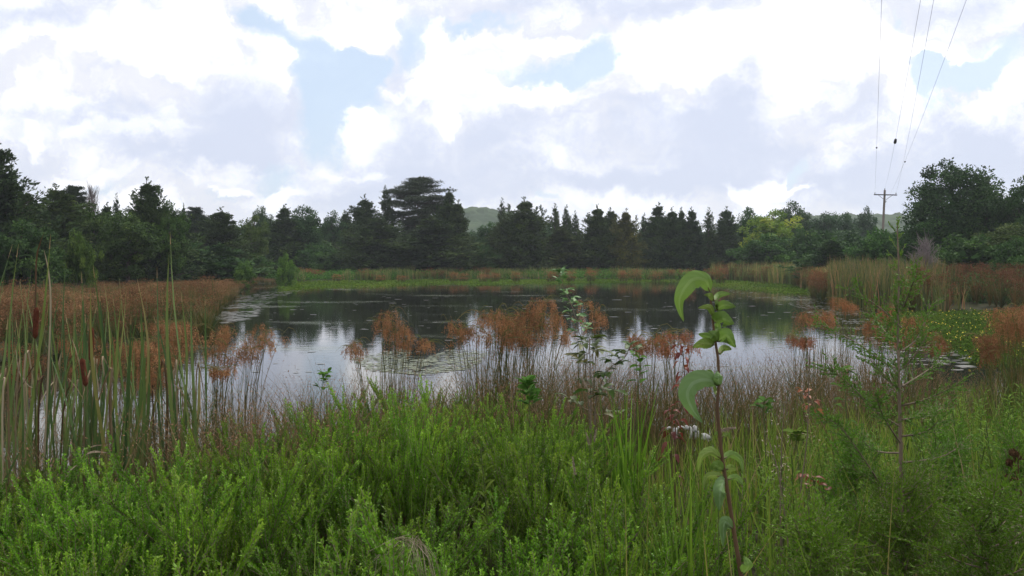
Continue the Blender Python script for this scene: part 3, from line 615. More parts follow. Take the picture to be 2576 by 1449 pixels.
M['cathead'] = plain('cattail_velvet', (.055, .018, .012), (.12, .04, .022), 60, .95, .05, bump=.3)
M['dry'] = plain('dry_straw', (.22, .17, .12), (.42, .34, .26), 14, .8, .2)
M['deadleaf'] = foliage('dead_cattail_leaf', [(.06, .035, .02), (.13, .08, .045), (.20, .15, .09), (.42, .34, .24)], .2, .8, .15, .15, 2)
M['white'] = plain('weathered_white', (.22, .19, .15), (.70, .70, .70), 30, .5, .4, bump=.2)
M['thistle'] = plain('dead_thistle', (.05, .028, .015), (.13, .075, .04), 40, .95, .05)
def scum_mat(c1=(.05, .055, .035, 1), c2=(.17, .155, .12, 1), ro=.28):
    m, N, L = new_mat('floating_scum'); tc = N.new('ShaderNodeTexCoord'); n = N.new('ShaderNodeTexNoise'); n.inputs['Scale'].default_value = 2.2; n.inputs['Detail'].default_value = 6; L.new(tc.outputs['Object'], n.inputs[0])
    c = N.new('ShaderNodeValToRGB'); c.color_ramp.elements[0].color = c1; c.color_ramp.elements[1].color = c2; c.color_ramp.elements[0].position = .3; c.color_ramp.elements[1].position = .7; L.new(n.outputs[0], c.inputs[0])
    b_ = N.new('ShaderNodeBsdfPrincipled'); b_.inputs['Roughness'].default_value = ro; b_.inputs['IOR'].default_value = 1.6; L.new(c.outputs[0], b_.inputs['Base Color'])
    o_ = N.new('ShaderNodeOutputMaterial'); L.new(b_.outputs[0], o_.inputs[0]); return m
M['scum'] = scum_mat(); M['film'] = scum_mat((.09, .11, .055, 1), (.17, .19, .11, 1), .45)
def VXY(x, y): return 1287.5 + 1950 * np.asarray(x) / np.asarray(y)
def child(me, name, root, col=None):
    o = bpy.data.objects.new(name, me); COL.objects.link(o); o.parent = root
    if col: o.color = (*col, 1)
    return o

# ------------------------------------------------------------------ floating mats, scum and flakes
R = rs(77)
def in_front(vx): return np.interp(vx, [700, 760, 900, 1000, 1140, 1200, 1400, 1700, 1780, 1900, 2050, 2120], [56, 59.6, 64, 67.6, 71.5, 68.5, 73.5, 79, 66, 57.6, 50, 46])
n = 90000; x = R.uniform(-26, 27, n); y = R.uniform(44, 88, n); vx = VXY(x, y)
k = (sdf(x, y) < .3) & (y > in_front(vx) + 1.5 * (vnoise(x / 1.5, y / 1.5, 2) - .5)) & (vx > 700) & (vx < 2130); x = x[k]; y = y[k]; n = len(x)
mb = MB(); patch = vnoise(x / 2.5, y / 4, 9); mb.add(*cards(np.stack([x, y, .01 + .10 * R.rand(n) * (.4 + patch)], 1), R.randn(n, 3) * [1, 1, .3], R.randn(n, 3) * .4 + [0, 0, 1], .07 + .08 * R.rand(n), .05 + .06 * R.rand(n), np.clip(.2 + .6 * patch + R.randn(n) * .15, 0, 1)))
fm = mb.build('floating_plant_mat', M['matleaf']); fm.color = (.85, .88, .55, 1)
tag(fm, 'light green strip of floating plants along the far water edge', 'water plants', kind='stuff')
# mat with yellow flowers on the right
n = 60000; x = R.uniform(8, 26, n); y = R.uniform(17.5, 37, n); vx = VXY(x, y)
edge = np.interp(y, [17, 19, 22, 26, 30, 34, 37], [2520, 2440, 2330, 2260, 2200, 2190, 2300]) + 70 * (vnoise(x, y, 4) - .5)
k = (sdf(x, y) < .5) & (vx > edge) & (vx < 2750); x = x[k]; y = y[k]; n = len(x)
mb = MB(); patch = vnoise(x / .9, y / 1.2, 9); mb.add(*cards(np.stack([x, y, .01 + .14 * R.rand(n) * (.3 + patch)], 1), R.randn(n, 3) * [1, 1, .5], R.randn(n, 3) * .5 + [0, 0, 1], .05 + .06 * R.rand(n), .035 + .04 * R.rand(n), np.clip(.15 + .5 * patch + R.randn(n) * .15, 0, 1)))
pm = mb.build('floating_primrose', M['matleaf']); tag(pm, 'floating green mat dotted with yellow flowers at right', 'water plants', kind='stuff'); pm.color = (.72, .74, .5, 1)
k = R.permutation(n)[:330]; mb = MB(); nb = len(k)
for q in range(3): mb.add(*cards(np.stack([x[k], y[k], .13 + .06 * R.rand(nb)], 1), R.randn(nb, 3) * [1, 1, .3], R.randn(nb, 3) * .4 + [0, -.6, 1], .034 + 0 * k, .03 + 0 * k, .5))
o = mb.build('flowers', M['flower'], pm); o['kind'] = 'stuff'
def flakes(pts, rad, z0=.003, name='floating_scum', label='', seed=1, flat=1.0, mat='scum'):
    R = rs(seed); mb = MB(); n = len(pts); m = 8
    an = np.arange(m) * 2 * PI / m + R.rand(n, 1) * 6; rr = rad[:, None] * (.6 + .5 * R.rand(n, m))
    z = z0 + .010 * R.permutation(n) / n
    V = np.stack([pts[:, 0:1] + np.cos(an) * rr * 1.9, pts[:, 1:2] + np.sin(an) * rr * flat, np.broadcast_to(z[:, None], (n, m))], -1).reshape(-1, 3)
    b0 = np.arange(n)[:, None] * m; Q = np.concatenate([b0 + [0, 1, 2, 3], b0 + [0, 3, 4, 5], b0 + [0, 5, 6, 7]]); mb.add(V, Q)
    return tag(mb.build(name, M[mat]), label, 'pond scum', kind='stuff')
def region(n, poly, seed, nz=0.0):
    """random water points whose picture position falls in a polygon of (vx, vy)"""
    R = rs(seed); p = np.array(poly, float); vx = R.uniform(p[:, 0].min(), p[:, 0].max(), n); vy = R.uniform(p[:, 1].min(), p[:, 1].max(), n); ins = np.zeros(n, bool)
    for i in range(len(p)):
        a = p[i]; b_ = p[(i + 1) % len(p)]
        ins ^= ((a[1] > vy) != (b_[1] > vy)) & (vx < (b_[0] - a[0]) * (vy - a[1]) / (b_[1] - a[1] + 1e-9) + a[0])
    vx = vx[ins]; vy = vy[ins]; d = 5070 / (vy - 645); pts = np.stack([(vx - 1287.5) / 1950 * d, d], 1)
    if nz: pts = pts[vnoise(pts[:, 0] / 1.2, pts[:, 1] / 2.2, seed) > nz]
    return pts
A = region(2600, [(690, 728), (760, 730), (700, 748), (660, 775), (640, 800), (560, 815), (500, 800), (560, 760)], 3, .42)
flakes(A, .03 + .09 * rs(1).rand(len(A)), label='pale scum and pads along the left water edge', seed=2, flat=.8)
A = region(3800, [(1780, 722), (1900, 732), (2100, 752), (2240, 765), (2260, 800), (2160, 830), (2060, 800), (2000, 770), (1880, 745)], 4, .33)
flakes(A, .02 + .05 * rs(2).rand(len(A)), label='grey brown scum on the water along the right shore', seed=3)
A = region(350, [(2120, 800), (2260, 800), (2440, 900), (2440, 940), (2300, 935), (2150, 870)], 5, .4)
flakes(A, .03 + .10 * rs(2).rand(len(A)), label='grey scum patches beside the yellow flowered mat', seed=4)
A = region(330, [(700, 745), (2050, 745), (2050, 900), (1850, 940), (620, 940)], 6)
flakes(A, (.02 + .07 * rs(3).rand(len(A)) ** 2) * A[:, 1] / 24, name='floating_leaf_bits', label='scattered pale leaf bits floating on the open water', seed=5)
A = region(3200, [(880, 905), (1000, 878), (1230, 885), (1190, 930), (1060, 945), (930, 935)], 7, .30)
o = flakes(A, .008 + .05 * rs(4).rand(len(A)) ** 2, mat='film', label='greenish film of algae on the near water behind the middle sedge clump', seed=6)

# ------------------------------------------------------------------ woolgrass, cattails and rushes further off (counted as masses)
def wool_tuft(seed, nst=15, hcards=22, cs=.05, h=1.45, lean=.28):
    R = rs(seed); st = MB(); hd = MB()
    a = R.rand(nst) * 6.28; l = lean * R.rand(nst) ** .6; hh = h * (1.05 - .6 * R.rand(nst) ** 1.6)
    tip = np.stack([np.cos(a) * l * h, np.sin(a) * l * h, hh], 1); t = np.linspace(0, 1, 4)[None, :, None]
    C = tip[:, None] * t * np.array([1, 1, 1]); C[..., :2] *= t ** .6
    st.add(*ribbons(C, np.broadcast_to(R.randn(nst, 1, 3) * [1, 1, .1], C.shape), np.array([[.022, .018, .012, .007]]) * np.ones((nst, 1)), R.uniform(.1, .9, nst)))
    n2 = nst * 3; a = R.rand(n2) * 6.28; hh = h * R.uniform(.3, .75, n2); l = R.rand(n2) * .5
    T2 = np.stack([np.cos(a) * l, np.sin(a) * l, hh], 1); C = T2[:, None] * t; C[..., 2] *= (1.35 - .35 * t[..., 0])
    st.add(*ribbons(C, np.broadcast_to(R.randn(n2, 1, 3) * [1, 1, .1], C.shape), np.array([[.016, .016, .012, .004]]) * np.ones((n2, 1)), R.uniform(0, .8, n2)))
    B = (tip[:, None] + R.randn(nst, hcards, 3) * [.085, .085, .065] - [0, 0, .05]).reshape(-1, 3); n = len(B)
    hd.add(*cards(B, R.randn(n, 3) * [1, 1, .6] + [0, 0, -.9], R.randn(n, 3), cs * R.uniform(.7, 1.5, n), cs * .6 + 0 * B[:, 0], np.clip(.5 + np.repeat(R.randn(nst) * .2, hcards) + R.randn(n) * .15, 0, 1)))
    return st.arr(), hd.arr()
def cat_tuft(seed, nb=22, h=2.1, w=.035):
    R = rs(seed); mb = MB(); a = R.rand(nb) * 6.28; l = .35 * R.rand(nb); t = np.linspace(0, 1, 5)[None, :, None]
    tip = np.stack([np.cos(a) * l, np.sin(a) * l, h * R.uniform(.6, 1.05, nb)], 1); C = tip[:, None] * t; C[..., :2] *= t ** 1.2; C[..., :2] += (R.randn(nb, 1, 2) * .12)
    mb.add(*ribbons(C, np.broadcast_to(R.randn(nb, 1, 3) * [1, 1, .05], C.shape), w * np.array([[.8, 1, .9, .6, .12]]) * np.ones((nb, 1)), np.clip(R.uniform(.05, .75, nb) + (R.rand(nb) < .12) * .4, 0, 1)))
    return mb.arr()
WT = [wool_tuft(100 + q) for q in range(6)]; CT = [cat_tuft(120 + q) for q in range(6)]
def field(name, label, pts, hs, seed, headcol=(1, 1, 1), stemcol=(1, 1, 1)):
    R = rs(seed); st = MB(); hd = MB()
    for (x, y), h in zip(pts, hs):
        bare = R.rand() < (.30 if (VXY(x, y) < 430 or VXY(x, y) > 1700) else .5) + .5 * (vnoise(np.array(x / 2.3), np.array(y / 3.1), 12) > .6)
        A, B = WT[R.randint(6)]; rz = R.rand() * 6.28; s_ = h / 1.45; z = max(gz(x, y), -.05); w = R.uniform(.85, 1.25); tn = R.randn() * .24
        st.put(A, (x, y, z), rz, (w, w, s_), tn)
        if not bare: hd.put(B, (x, y, z), rz, (w, w, s_), tn)
    o = st.build(name, M['sedge']); o.color = (*stemcol, 1); tag(o, label, 'sedge', kind='stuff')
    c = hd.build('seed_heads', M['wool'], o); c.color = (*headcol, 1); c['kind'] = 'stuff'; return o
def scatter(n, x0, x1, y0, y1, cond, seed):
    R = rs(seed); x = R.uniform(x0, x1, n); y = R.uniform(y0, y1, n); k = cond(x, y, VXY(x, y), R); return np.stack([x[k], y[k]], 1)
pts = scatter(5200, -46, -5, 17, 76, lambda x, y, vx, R: (sdf(x, y) > -1.0) & (sdf(x, y) < 13) & (x < -8) & (vx > -60) & (vx < 742) & (R.rand(len(x)) < .75 + .25 * vnoise(x / 3, y / 3, 3)), 21)
pts = pts[:1500] if len(pts) > 1500 else pts
R = rs(22); vxx = VXY(pts[:, 0], pts[:, 1]); zt = 2.6 - (np.interp(vxx, [0, 300, 420, 560, 700, 745], [716, 712, 705, 692, 690, 700]) - 645 + 8 + 22 * R.rand(len(pts))) / 1950 * pts[:, 1]
field('woolgrass_field', 'rust brown woolgrass filling the left bank behind the cattails', pts, np.clip(np.minimum(zt, 1.62) * (.62 + .5 * vnoise(pts[:, 0] / 2.4, pts[:, 1] / 2.4, 5)) * R.uniform(.85, 1.08, len(pts)), .5, 1.7), 23, (.95, 1.06, 1.1))
pts = scatter(2200, 14, 48, 33, 64, lambda x, y, vx, R: (sdf(x, y) > -.8) & (sdf(x, y) < 16) & (vx > 2290) & (vx < 2700) & (vnoise(x / 2.2, y / 2.2, 8) > .28), 24)
field('woolgrass_field', 'brown woolgrass thicket on the right bank beyond the flowered mat', pts, rs(25).uniform(1.1, 1.85, len(pts)), 26, (.62, .6, .62), (1, .75, .7))
pts = scatter(1500, 17, 34, 44, 90, lambda x, y, vx, R: (sdf(x, y) > -.7) & (sdf(x, y) < 5) & (vx > 1790) & (vx < 2110) & (vnoise(x / 3, y / 3, 8) > .35), 27)
field('woolgrass_field', 'brown woolgrass between cattails on the far right shore', pts, rs(25).uniform(.9, 1.75, len(pts)), 28, (.75, .7, .7))
pts = scatter(2600, -24, 28, 80, 95, lambda x, y, vx, R: (sdf(x, y) > -.3) & (sdf(x, y) < 5) & (vx > 720) & (vx < 1850) & (vnoise(x / 2.5, y / 5, 18) > .52), 29)[:420]
field('sedge_band', 'low brownish sedges along the far shore', pts, rs(25).uniform(.5, 1.15, len(pts)), 30, (1.0, .85, .8), (1, 1, .9))
def cats(name, label, pts, h0, h1, seed, col):
    R = rs(seed); mb = MB()
    for x, y in pts: mb.put(CT[R.randint(6)], (x, y, max(gz(x, y), -.05)), R.rand() * 6.28, (1.1, 1.1, (h0 + (h1 - h0) * (.75 * vnoise(np.array(x / 1.6), np.array(y / 1.6), 6) + .35 * R.rand())) / 2.1), R.randn() * .1 + .05)
    o = mb.build(name, M['cattail']); o.color = (*col, 1); tag(o, label, 'cattails', kind='stuff')
pts = scatter(1900, 14, 36, 35, 62, lambda x, y, vx, R: (sdf(x, y) > -1.0) & (sdf(x, y) < 7) & (vx > 2085) & (vx + 150 * R.rand(len(x)) < 2440), 31)[:520]
cats('cattail_stand', 'dense grey green cattail stand on the right shore beside the brown sedges', pts, 1.25, 2.6, 32, (1.05, .82, .85))
pts = scatter(1500, 17, 34, 50, 90, lambda x, y, vx, R: (sdf(x, y) > -.5) & (sdf(x, y) < 4) & (vx > 1790) & (vx < 2090), 33)[:340]
cats('cattail_stand', 'light green cattails along the far right shore', pts, 1.5, 2.1, 34, (1.5, 1.35, 1.3))
pts = scatter(2500, -26, 28, 78, 96, lambda x, y, vx, R: (sdf(x, y) > -.2) & (sdf(x, y) < 6) & (vx > 740) & (vx < 1860) & (vnoise(x / 3.3, y / 6, 28) > .42), 35)[:420]
cats('cattail_stand', 'thin green cattails scattered along the far shore', pts, .5, 1.45, 36, (1.1, 1.1, 1.0))
# green undergrowth behind the far shore and on the right bank
def lowgreen(name, label, pts, h0, h1, seed, col, mat='leafy'):
    R = rs(seed); mb = MB(); n = len(pts); per = 90
    hh = R.uniform(h0, h1, n); z = np.array([max(gz(*p_), 0) for p_ in pts])
    B = np.stack([np.repeat(pts[:, 0], per), np.repeat(pts[:, 1], per), np.repeat(z, per)], 1); m = len(B)
    o3 = R.randn(m, 3) * [.5, .5, 0]; o3[:, 2] = R.rand(m) * np.repeat(hh, per) * np.clip(1.1 - .5 * np.hypot(o3[:, 0], o3[:, 1]), .2, 1)
    mb.add(*cards(B + o3, R.randn(m, 3) + [0, 0, .4], R.randn(m, 3), R.uniform(.10, .24, m), R.uniform(.05, .12, m), np.clip(.5 + np.repeat(R.randn(n) * .2, per) + R.randn(m) * .15, 0, 1)))
    o = mb.build(name, M[mat]); o.color = (*col, 1); tag(o, label, 'undergrowth', kind='stuff')
pts = scatter(1600, -30, 30, 80, 97, lambda x, y, vx, R: (sdf(x, y) > .2) & (sdf(x, y) < 8) & (vx > 620) & (vx < 2000), 37)[:650]
lowgreen('undergrowth', 'bright green low undergrowth at the foot of the far woods', pts, .5, 1.0, 38, (1.7, 2.1, 1.1))
pts = scatter(2600, 17, 56, 38, 74, lambda x, y, vx, R: (sdf(x, y) > 2) & (vx > 1980) & (vx < 2720), 39)[:1100]
lowgreen('undergrowth', 'grey green tall weeds on the right bank below the biggest tree', pts, .7, 1.7, 40, (1.3, 1.4, 1.2))
pts = scatter(1600, -50, -10, 50, 84, lambda x, y, vx, R: (sdf(x, y) > 9) & (vx > -60) & (vx < 800), 41)[:600]
lowgreen('undergrowth', 'dull green weeds between the left woods and the woolgrass', pts, .6, 1.2, 42, (1.0, 1.05, .9))
# separate rusty tufts one can count along the far shore
def far_tuft(vx, vy, d, label):
    A, B = WT[int(vx) % 6]; p = P(vx, vy, d); z0 = gz(p[0], d); z0 = max(z0, -.06); root = empty('woolgrass_clump', (p[0], d, z0)); s_ = (p[2] - z0) / 1.45
    tag(root, label, 'sedge', 'rusty woolgrass clumps along the far shore')
    for nm, arr, mt in (('stems', A, 'sedge'), ('seed_heads', B, 'wool')):
        mb = MB()
        for q in range(3): mb.put(arr, (.28 * (q - 1), .2 * (q % 2), 0), q * 2.1, (1, 1, s_ * (.9 + .1 * (q == 1))))
        o = mb.build(nm, M[mt], root); o.color = (1.7, 1.5, 1.4, 1) if nm == 'seed_heads' else (1, 1, 1, 1)
for (vx, vy, lb) in [(848, 690, 'first rusty clump from the left on the far shore'), (955, 692, 'rusty clump on the far shore below the lanky forked cedar'), (1010, 693, 'rusty clump on the far shore under the big flat pine'),
        (1140, 685, 'taller rusty clump on the far shore under the narrow cedar spire'), (1165, 688, 'rusty clump close to the right of the taller one on the far shore'), (1215, 690, 'rusty clump on the far shore under the green gap tree'),
        (1245, 687, 'broad rusty clump left of the many spiked cedar on the far shore'), (1298, 684, 'bright rusty clump below the many spiked cedar'), (1386, 684, 'rusty clump on the far shore just left of the pinnate sapling top'),
        (1435, 682, 'rusty clump on the far shore seen right behind the sapling top'), (1486, 682, 'rusty clump right of the sapling top on the far shore'), (1568, 682, 'small rusty clump on the far shore below the rusty cedar'),
        (1602, 678, 'tallest small rusty clump midway along the far shore'), (1650, 684, 'rusty clump far behind the left of the curled dogwood leaf'), (1735, 678, 'rusty clump directly above the curled dogwood leaf'),
        (1812, 672, 'rusty clump at the left start of the far right cattails'), (2060, 676, 'rusty clump among the pale cattails at the far right shore')]:
    far_tuft(vx, vy, 79 if vx < 1700 else (72 if vx < 1900 else 52), lb)


# ------------------------------------------------------------------ near bank: feathery green bushes
def bush_arr(seed, nst=15, h=.95, nsh=11, leaf=.0135, gap=.0019):
    R = rs(seed); L_ = MB(); st = MB(); t = np.linspace(0, 1, 7)
    for q in range(nst):
        a = R.rand() * 6.28; out = .56 * R.rand() ** .55; hh = h * R.uniform(.72, 1.05); b0 = np.array([R.randn() * .04, R.randn() * .04, 0])
        C = b0 + np.stack([np.cos(a) * out * t ** 1.4, np.sin(a) * out * t ** 1.4, hh * t - .08 * out * t ** 3], 1)
        st.add(*tubes(C[None], (.0030 * (1 - .6 * t))[None], m=3))
        shoots = []
        for w in range(nsh):
            f = .34 + .58 * (w + R.rand()) / nsh; p0 = b0 + np.array([math.cos(a) * out * f ** 1.4, math.sin(a) * out * f ** 1.4, hh * f - .08 * out * f ** 3])
            az = R.rand() * 6.28; ln = (.12 + .20 * R.rand()) * (1.25 - .75 * f); d = np.array([math.cos(az) * .36, math.sin(az) * .36, 1.0]) + np.array([math.cos(a), math.sin(a), 0]) * (.9 * out); d /= np.linalg.norm(d)
            shoots.append((p0, p0 + d * ln * .5 + [0, 0, -.01], p0 + d * ln + [0, 0, .02], ln))
        shoots.append((C[3], C[5], C[6] + [0, 0, .02], .55 * hh))
        st.add(*tubes(np.array([[s_[0], s_[1], s_[2]] for s_ in shoots]), np.array([[.0018, .0014, .0009]]), m=3))
        tn = .5 + R.randn() * .12
        for (p0, p1, p2, ln) in shoots:
            n = max(int(ln / gap), 8); f = (np.arange(n) + R.rand(n)) / n; f = f[:, None]
            B = p0 * (1 - f) ** 2 + 2 * p1 * f * (1 - f) + p2 * f * f; ax = unit((p2 - p0)[None])
            rd = unit(R.randn(n, 3)); rd = rd - (rd @ ax.T) * ax
            D = ax * .75 + unit(rd) * .8
            L_.add(*cards(B, D, R.randn(n, 3), leaf * R.uniform(.7, 1.35, n), leaf * .42 * R.uniform(.8, 1.2, n), np.clip(tn - .20 + .45 * f[:, 0] ** 2 + R.randn(n) * .08, 0, 1)))
    return L_.arr(), st.arr()
BUSH = []
for q in range(5):
    a, b_ = bush_arr(200 + q); BUSH.append((to_mesh('bush_leaves', *a, M['bushleaf']), to_mesh('bush_stems', *b_, M['greystem'])))
TOPX = [-200, 0, 200, 400, 520, 650, 780, 900, 1110, 1300, 1400, 1480, 1560, 1640, 1700, 1850, 1950]
TOPY = [1190, 1195, 1195, 1180, 1120, 1085, 1015, 1005, 985, 1005, 1055, 1090, 1150, 1260, 1330, 1400, 1440]
R = rs(44); cand = []
for yy in np.arange(1.35, 7.6, .40):
    for xx in np.arange(-6.2, 3.0, .56 if yy < 3.4 else .44):
        x = xx + R.uniform(-.16, .16); y = yy + R.uniform(-.15, .15)
        vx = float(VXY(x, y)); 
        if vx < -260 or vx > 1900 or sdf(np.array([x]), np.array([y]))[0] < .1: continue
        g = gz(x, y); zl = P(vx, float(np.interp(vx, TOPX, TOPY)) + R.uniform(-30, 45), y)[2]
        h = min(R.uniform(.6, 1.3) if y > 4 else R.uniform(.45, 1.1), zl - g)
        if h < .30: continue
        if vx > 1600 and R.rand() < .4: continue
        cand.append((x, y, g, h))
first = True
for (x, y, g, h) in cand:
    e = empty('feathery_bush', (x, y, g - .02), R.rand() * 6.28); w = R.uniform(.9, 1.15); e.scale = (w, w, h / .95)
    tag(e, 'feathery light green bush with fine upright shoots on the near bank', 'bush', 'feathery green bushes covering the near bank')
    a, b_ = BUSH[R.randint(5)]; v = R.uniform(.62, 1.15); yl = R.uniform(.85, 1.15)
    child(a, 'leaves', e, (v * yl, v, v * .95)); child(b_, 'stems', e)
print('bushes', len(cand))

# ------------------------------------------------------------------ grasses and rushes
def blades(name, mat, label, x, y, ztop, seed, w=.007, lean=.25, tintf=None, hmin=.12, curl=.5, group=None, cat='grass', k=5):
    R = rs(seed); g = ground_z(x, y); h = ztop - g; ok = h > hmin; x, y, g, h = x[ok], y[ok], g[ok], h[ok]; n = len(x)
    a = R.rand(n) * 6.28; ln = lean * h * R.rand(n); t = np.linspace(0, 1, k)[None, :, None]
    T = np.stack([np.cos(a) * ln, np.sin(a) * ln, h], 1); C = np.stack([x, y, np.maximum(g, -.03) - .02], 1)[:, None] + T[:, None] * np.concatenate([t ** 1.8, t ** 1.8, t * (1 + curl * .12 * (1 - t))], 2)
    sd = np.broadcast_to(R.randn(n, 1, 3) * [1, .6, .05], C.shape); prof = np.interp(np.linspace(0, 1, k), [0, .3, .7, 1], [.7, 1, .7, .08])
    mb = MB(); T_ = tintf(x, y, R, n) if tintf else R.rand(n)
    mb.add(*ribbons(C, sd, (w * R.uniform(.6, 1.3, n))[:, None] * prof[None], T_))
    o = mb.build(name, M[mat]); tag(o, label, cat, group, 'stuff'); return o, C
def rnd(n, x0, x1, y0, y1, seed): R = rs(seed); return R.uniform(x0, x1, n), R.uniform(y0, y1, n), R
# rushes: brown fringe at the waterline
x, y, R = rnd(90000, -9, 13, 4.6, 15.5, 51); vx = VXY(x, y); s_ = sdf(x, y)
dens = np.interp(vx, [-100, 0, 350, 450, 560, 700, 850, 1150, 1200, 1500, 1600, 2100, 2300, 2700], [.7, .8, .95, 1, 1, .85, .85, .75, .9, .9, .6, .6, .4, .3]) * np.where(s_ > -1.1, 1, 0) * np.where(s_ < 2.8, 1, 0)
k = (R.rand(len(x)) < dens * (.35 + 1.1 * vnoise(x * 1.6, y * 1.6, 7))) & (vx > -120) & (vx < 2700); x, y, vx = x[k], y[k], vx[k]
top = np.interp(vx, [0, 350, 500, 600, 720, 900, 1060, 1150, 1210, 1480, 1560, 1650, 1850, 2080, 2200, 2320, 2450, 2600], [1000, 1000, 965, 925, 940, 905, 930, 965, 850, 850, 880, 905, 885, 850, 870, 905, 960, 905])
top = top + 130 * R.rand(len(x)) ** 1.4; zt = H - (top - 645) / 1950 * y
zt = np.minimum(zt, np.maximum(ground_z(x, y), 0) + R.uniform(.7, 1.45, len(x)))
o, C = blades('rushes', 'rush', 'brown rushes with reddish tops along the near waterline', x, y, zt, 52, .0068, .8, lambda x, y, R, n: R.rand(n) * .9, cat='rushes')
R = rs(53); tips = C[:, -1]; kk = R.rand(len(tips)) < .55; tp = tips[kk]; dn = C[kk][:, -2]; mb = MB(); ns = 9
f = R.rand(len(tp), ns, 1) ; B = (tp[:, None] * (1 - f * .8) + dn[:, None] * f * .8) + R.randn(len(tp), ns, 3) * [.022, .022, .015]; B = B.reshape(-1, 3); n = len(B)
mb.add(*cards(B, R.randn(n, 3) + [0, 0, .8], R.randn(n, 3), R.uniform(.008, .022, n), R.uniform(.004, .008, n), R.uniform(.45, 1, n)))
c = mb.build('seed_heads', M['rush'], o); c['kind'] = 'stuff'; c.color = (1.25, 1.0, 1.05, 1)
# grass on the right half of the bank
x, y, R = rnd(60000, 0.1, 9.5, 1.9, 12.5, 54); vx = VXY(x, y); s_ = sdf(x, y)
k = (vx > 1480) & (vx < 2720) & (s_ > -.1) & (R.rand(len(x)) < (.10 + .62 * vnoise(x * 1.3, y * 1.3, 17)) * np.interp(y, [2, 5, 12], [.35, .7, 1]))
x, y, vx = x[k], y[k], vx[k]; top = np.interp(vx, [1480, 1560, 1700, 1820, 1900, 2100, 2300, 2450, 2600], [1090, 1040, 1060, 1000, 985, 975, 975, 940, 905]) + 190 * R.rand(len(x)) ** .9
zt = np.minimum(H - (top - 645) / 1950 * y, ground_z(x, y) + R.uniform(.45, 1.1, len(x)))
blades('tall_grass', 'grass', 'tall mixed green and tan grass covering the right side of the bank', x, y, zt, 55, .0075, .4, lambda x, y, R, n: np.clip(R.rand(n) * .55 + (R.rand(n) < .18) * .45 + .2 * (vnoise(x, y, 3) - .5), 0, 1))
# short grass under and between the bushes, and the grassy fringe left of the middle
x, y, R = rnd(26000, -7, 3.0, 1.4, 8.2, 56); vx = VXY(x, y); s_ = sdf(x, y); k = (vx > -150) & (vx < 1750) & (s_ > -.1) & (R.rand(len(x)) < .07 + .4 * (s_ < 1.3)); x, y, vx = x[k], y[k], vx[k]
top = np.interp(vx, TOPX, TOPY) - 14 + 130 * R.rand(len(x)) ** .8; zt = np.minimum(H - (top - 645) / 1950 * y, ground_z(x, y) + R.uniform(.3, .95, len(x)))
blades('fringe_grass', 'grass', 'green grass blades rising between the feathery bushes', x, y, zt, 57, .008, .5, lambda x, y, R, n: R.rand(n) * .55)
# leaf litter and low weeds that close the ground
x, y, R = rnd(30000, -7, 9, 1.0, 12, 58); k = (sdf(x, y) > -.1) & (VXY(x, y) > -300) & (VXY(x, y) < 2850); x, y = x[k], y[k]; n = len(x)
mb = MB(); mb.add(*cards(np.stack([x, y, ground_z(x, y) + .14 * R.rand(n)], 1), R.randn(n, 3) + [0, 0, .3], R.randn(n, 3), R.uniform(.02, .06, n), R.uniform(.012, .03, n), R.rand(n)))
tag(mb.build('low_weeds', M['olive']), 'low weeds and litter on the bank floor under the taller plants', 'weeds', kind='stuff')

def tuft(name, label, vx, d, tips, w, mat, seed, extra=0, cat='grass tuft', col=None, spreadb=.05):
    """a tuft of long blades with given tip positions in the photo"""
    R = rs(seed); b0 = P(vx, 1000, d); z = max(gz(b0[0], d), -.05); root = empty(name, (b0[0], d, z)); tag(root, label, cat)
    C = []; tt = []
    tips = list(tips)
    for q in range(extra): a = tips[R.randint(len(tips))]; tips.append((a[0] + R.randn() * 22, a[1] + R.rand() * 110))
    for (tx, ty) in tips:
        tp = P(tx, ty, d + R.randn() * .15) - [b0[0], d, z]; b1 = np.array([R.randn() * spreadb, R.randn() * spreadb, 0]); t = np.linspace(0, 1, 7)[:, None]
        C.append(b1 + (tp - b1) * np.concatenate([t ** 1.5, t ** 1.5, t * (1.15 - .15 * t)], 1)); tt.append(R.rand() * .55)
    C = np.array(C); n = len(C); prof = np.interp(np.linspace(0, 1, 7), [0, .2, .7, 1], [.7, 1, .8, .06])
    mb = MB(); mb.add(*ribbons(C, np.broadcast_to(R.randn(n, 1, 3) * [.5, 1, .02] + [1, 0, 0], C.shape), w * R.uniform(.7, 1.2, n)[:, None] * prof, np.array(tt)))
    o = mb.build('blades', M[mat], root)
    if col: o.color = (*col, 1)
    return root
tuft('grass_tuft', 'bright green upright grass tuft left of the dogwood sapling', 1575, 4.3, [(1505, 955), (1523, 960), (1538, 985), (1552, 1000), (1565, 1010), (1590, 955), (1603, 1000), (1640, 960), (1655, 1010), (1615, 1040), (1530, 1030), (1570, 960)], .014, 'grass', 3, 22, col=(.95, 1.15, .8))
tuft('grass_tuft', 'slim green grass tuft in front of the white scrap', 1745, 3.0, [(1690, 1110), (1720, 1060), (1735, 1130), (1765, 1020), (1760, 1130), (1785, 1095), (1705, 1170), (1800, 1150), (1672, 1050)], .009, 'grass', 4, 16, col=(1, 1.1, .9))
